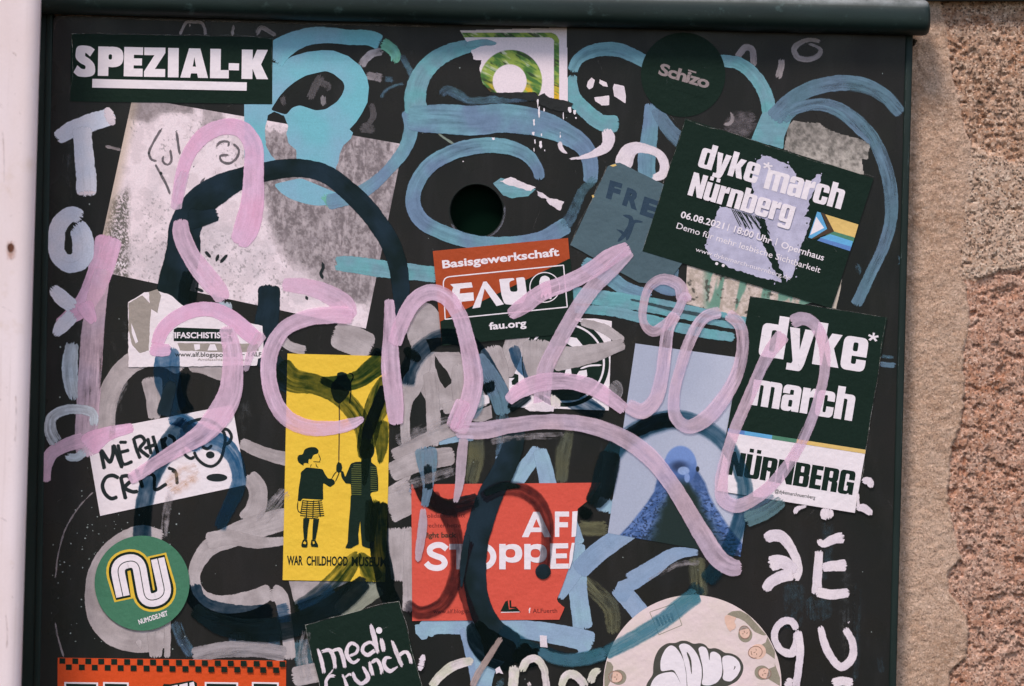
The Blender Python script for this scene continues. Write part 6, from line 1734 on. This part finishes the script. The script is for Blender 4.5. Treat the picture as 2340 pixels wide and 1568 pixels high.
stroke(t, [(1938, 1420), (1941, 1424)], 7, WHT)
o = stroke(None, [(1900, 1562), (1925, 1556), (1950, 1562)], 18, WHT, 'white_letter'); info(o, 'white letter top cut by the bottom edge of the picture at the right', 'graffiti', WR)
t = empty('white_letter', 1930, 1165, 'white brush marks emerging around the foot of the lower march sticker', 'graffiti', WR)
stroke(t, wd([(1892, 1160), (1890, 1175), (1893, 1188)], 20, 26, 22), 24, WHT); stroke(t, wd([(1955, 1162), (1970, 1160), (1993, 1176)], 10, 16, 12), 14, WHT)
stroke(t, wd([(1968, 1100), (1985, 1100), (1992, 1116)], 10, 16, 10), 14, WHT); stroke(t, wd([(1816, 1176), (1820, 1164), (1846, 1156)], 8, 10, 6), 9, WHT)
stroke(t, [(1960, 1125), (1961, 1160)], 6, WHT)

WB = 'white letters along the bottom edge'
o = stroke(None, [(955, 1512), (972, 1516)], 34, WHT, 'white_letter'); info(o, 'white rounded blot touching the right edge of the medi crunch sticker', 'graffiti', WB)
o = stroke(None, wd([(985, 1572), (1005, 1545), (1035, 1522), (1082, 1509)], 18, 20, 22, 18), 20, CREAM, 'white_letter'); info(o, 'cream curved arch running into the pale blue leg at the bottom', 'graffiti', WB)
t = empty('white_letter', 1205, 1540, 'cream rounded letter R at the bottom between blue letters', 'graffiti', WB)
stroke(t, wd([(1176, 1520), (1174, 1545), (1172, 1575)], 24, 20), 20, CREAM); stroke(t, wd([(1190, 1535), (1204, 1510), (1222, 1504), (1240, 1522), (1247, 1550), (1250, 1575)], 18, 18, 16, 16), 17, CREAM)
stroke(t, [(1206, 1555), (1212, 1572)], 9, CREAM)
o = stroke(None, wd([(1282, 1572), (1292, 1545), (1308, 1540), (1330, 1556), (1340, 1572)], 16, 20, 18), 18, CREAM, 'white_letter'); info(o, 'cream arch at the bottom edge left of the pale round sticker', 'graffiti', WB)
o = stroke(None, wd([(1348, 1562), (1358, 1536), (1374, 1530)], 16, 18, 12), 16, CREAM, 'white_letter'); info(o, 'cream stroke tucked against the rim of the pale round sticker', 'graffiti', WB)
t = empty('tan_streaks', 1110, 1510, 'tan diagonal streak with white chips near the bottom blue letter', 'graffiti')
stroke(t, wd([(1146, 1456), (1118, 1500), (1090, 1545), (1078, 1572)], 12, 16, 14), 14, TAN)
polys(t, [ragged(E4(1735, 885, 1830, 890, 1830, 960, 1840, 1050, 1740, 1040), .8)], WHT, 'chip')
polys(t, [ragged(E4(1140, 1340, 1200, 1300, 1250, 1400, 1190, 1380, 1150, 1400), 2)], WHT, 'chip')
t = empty('paint_chip', 1180, 425, 'white and turquoise paint chip trailing from the lock hole', 'graffiti')
polys(t, [ragged(B2(1838, 62, 1900, 20, 2060, 60, 2180, 110, 2120, 165, 1990, 182, 1920, 160), 1.5)], TURQ, 'chip')
polys(t, [ragged(A2(1890, 1450, 1980, 1415, 2100, 1470, 2180, 1500, 2140, 1530, 2040, 1500, 1960, 1480), 2.5, 3)], WHT, 'chip')
polys(t, [ragged(B3(80, 120, 130, 140, 190, 185, 300, 210, 270, 280, 180, 230, 160, 190, 90, 160), 3, 3)], WHT, 'chip')
o = polys(None, [ragged(C2(2090, 460, 2150, 420, 2240, 400, 2330, 450, 2320, 485, 2130, 480), 2)], WHT, 'paint_chip'); info(o, 'flat white lump of paint below the pink horizontal stroke', 'graffiti')

t = empty('pale_smears', 560, 1420, 'thin pale brushed smears between the grey letters at the lower left', 'graffiti')
SME = paint('pale_smear', (176, 166, 172), a=.34, streak=.5, mott=.4, fray=8, soft=3)
for pts, w in (([(470, 1500), (560, 1478), (650, 1488)], 22), ([(590, 1195), (630, 1150), (655, 1120)], 30), ([(700, 1440), (690, 1500), (700, 1550)], 26),
               ([(395, 1110), (380, 1170), (372, 1230)], 20), ([(255, 1010), (262, 930), (290, 870)], 16), ([(905, 1010), (960, 985), (1030, 960)], 26),
               ([(900, 1120), (960, 1100), (1040, 1075)], 22), ([(1120, 1010), (1180, 1000), (1290, 995)], 16), ([(1480, 1330), (1550, 1290), (1600, 1285)], 14)):
    stroke(t, pts, w, SME, 'smear')
_to_o = bpy.data.objects.get('lettering_source')
bpy.data.objects.remove(_to_o)
for o in list(bpy.data.objects):
    if '_o' in o: del o['_o']
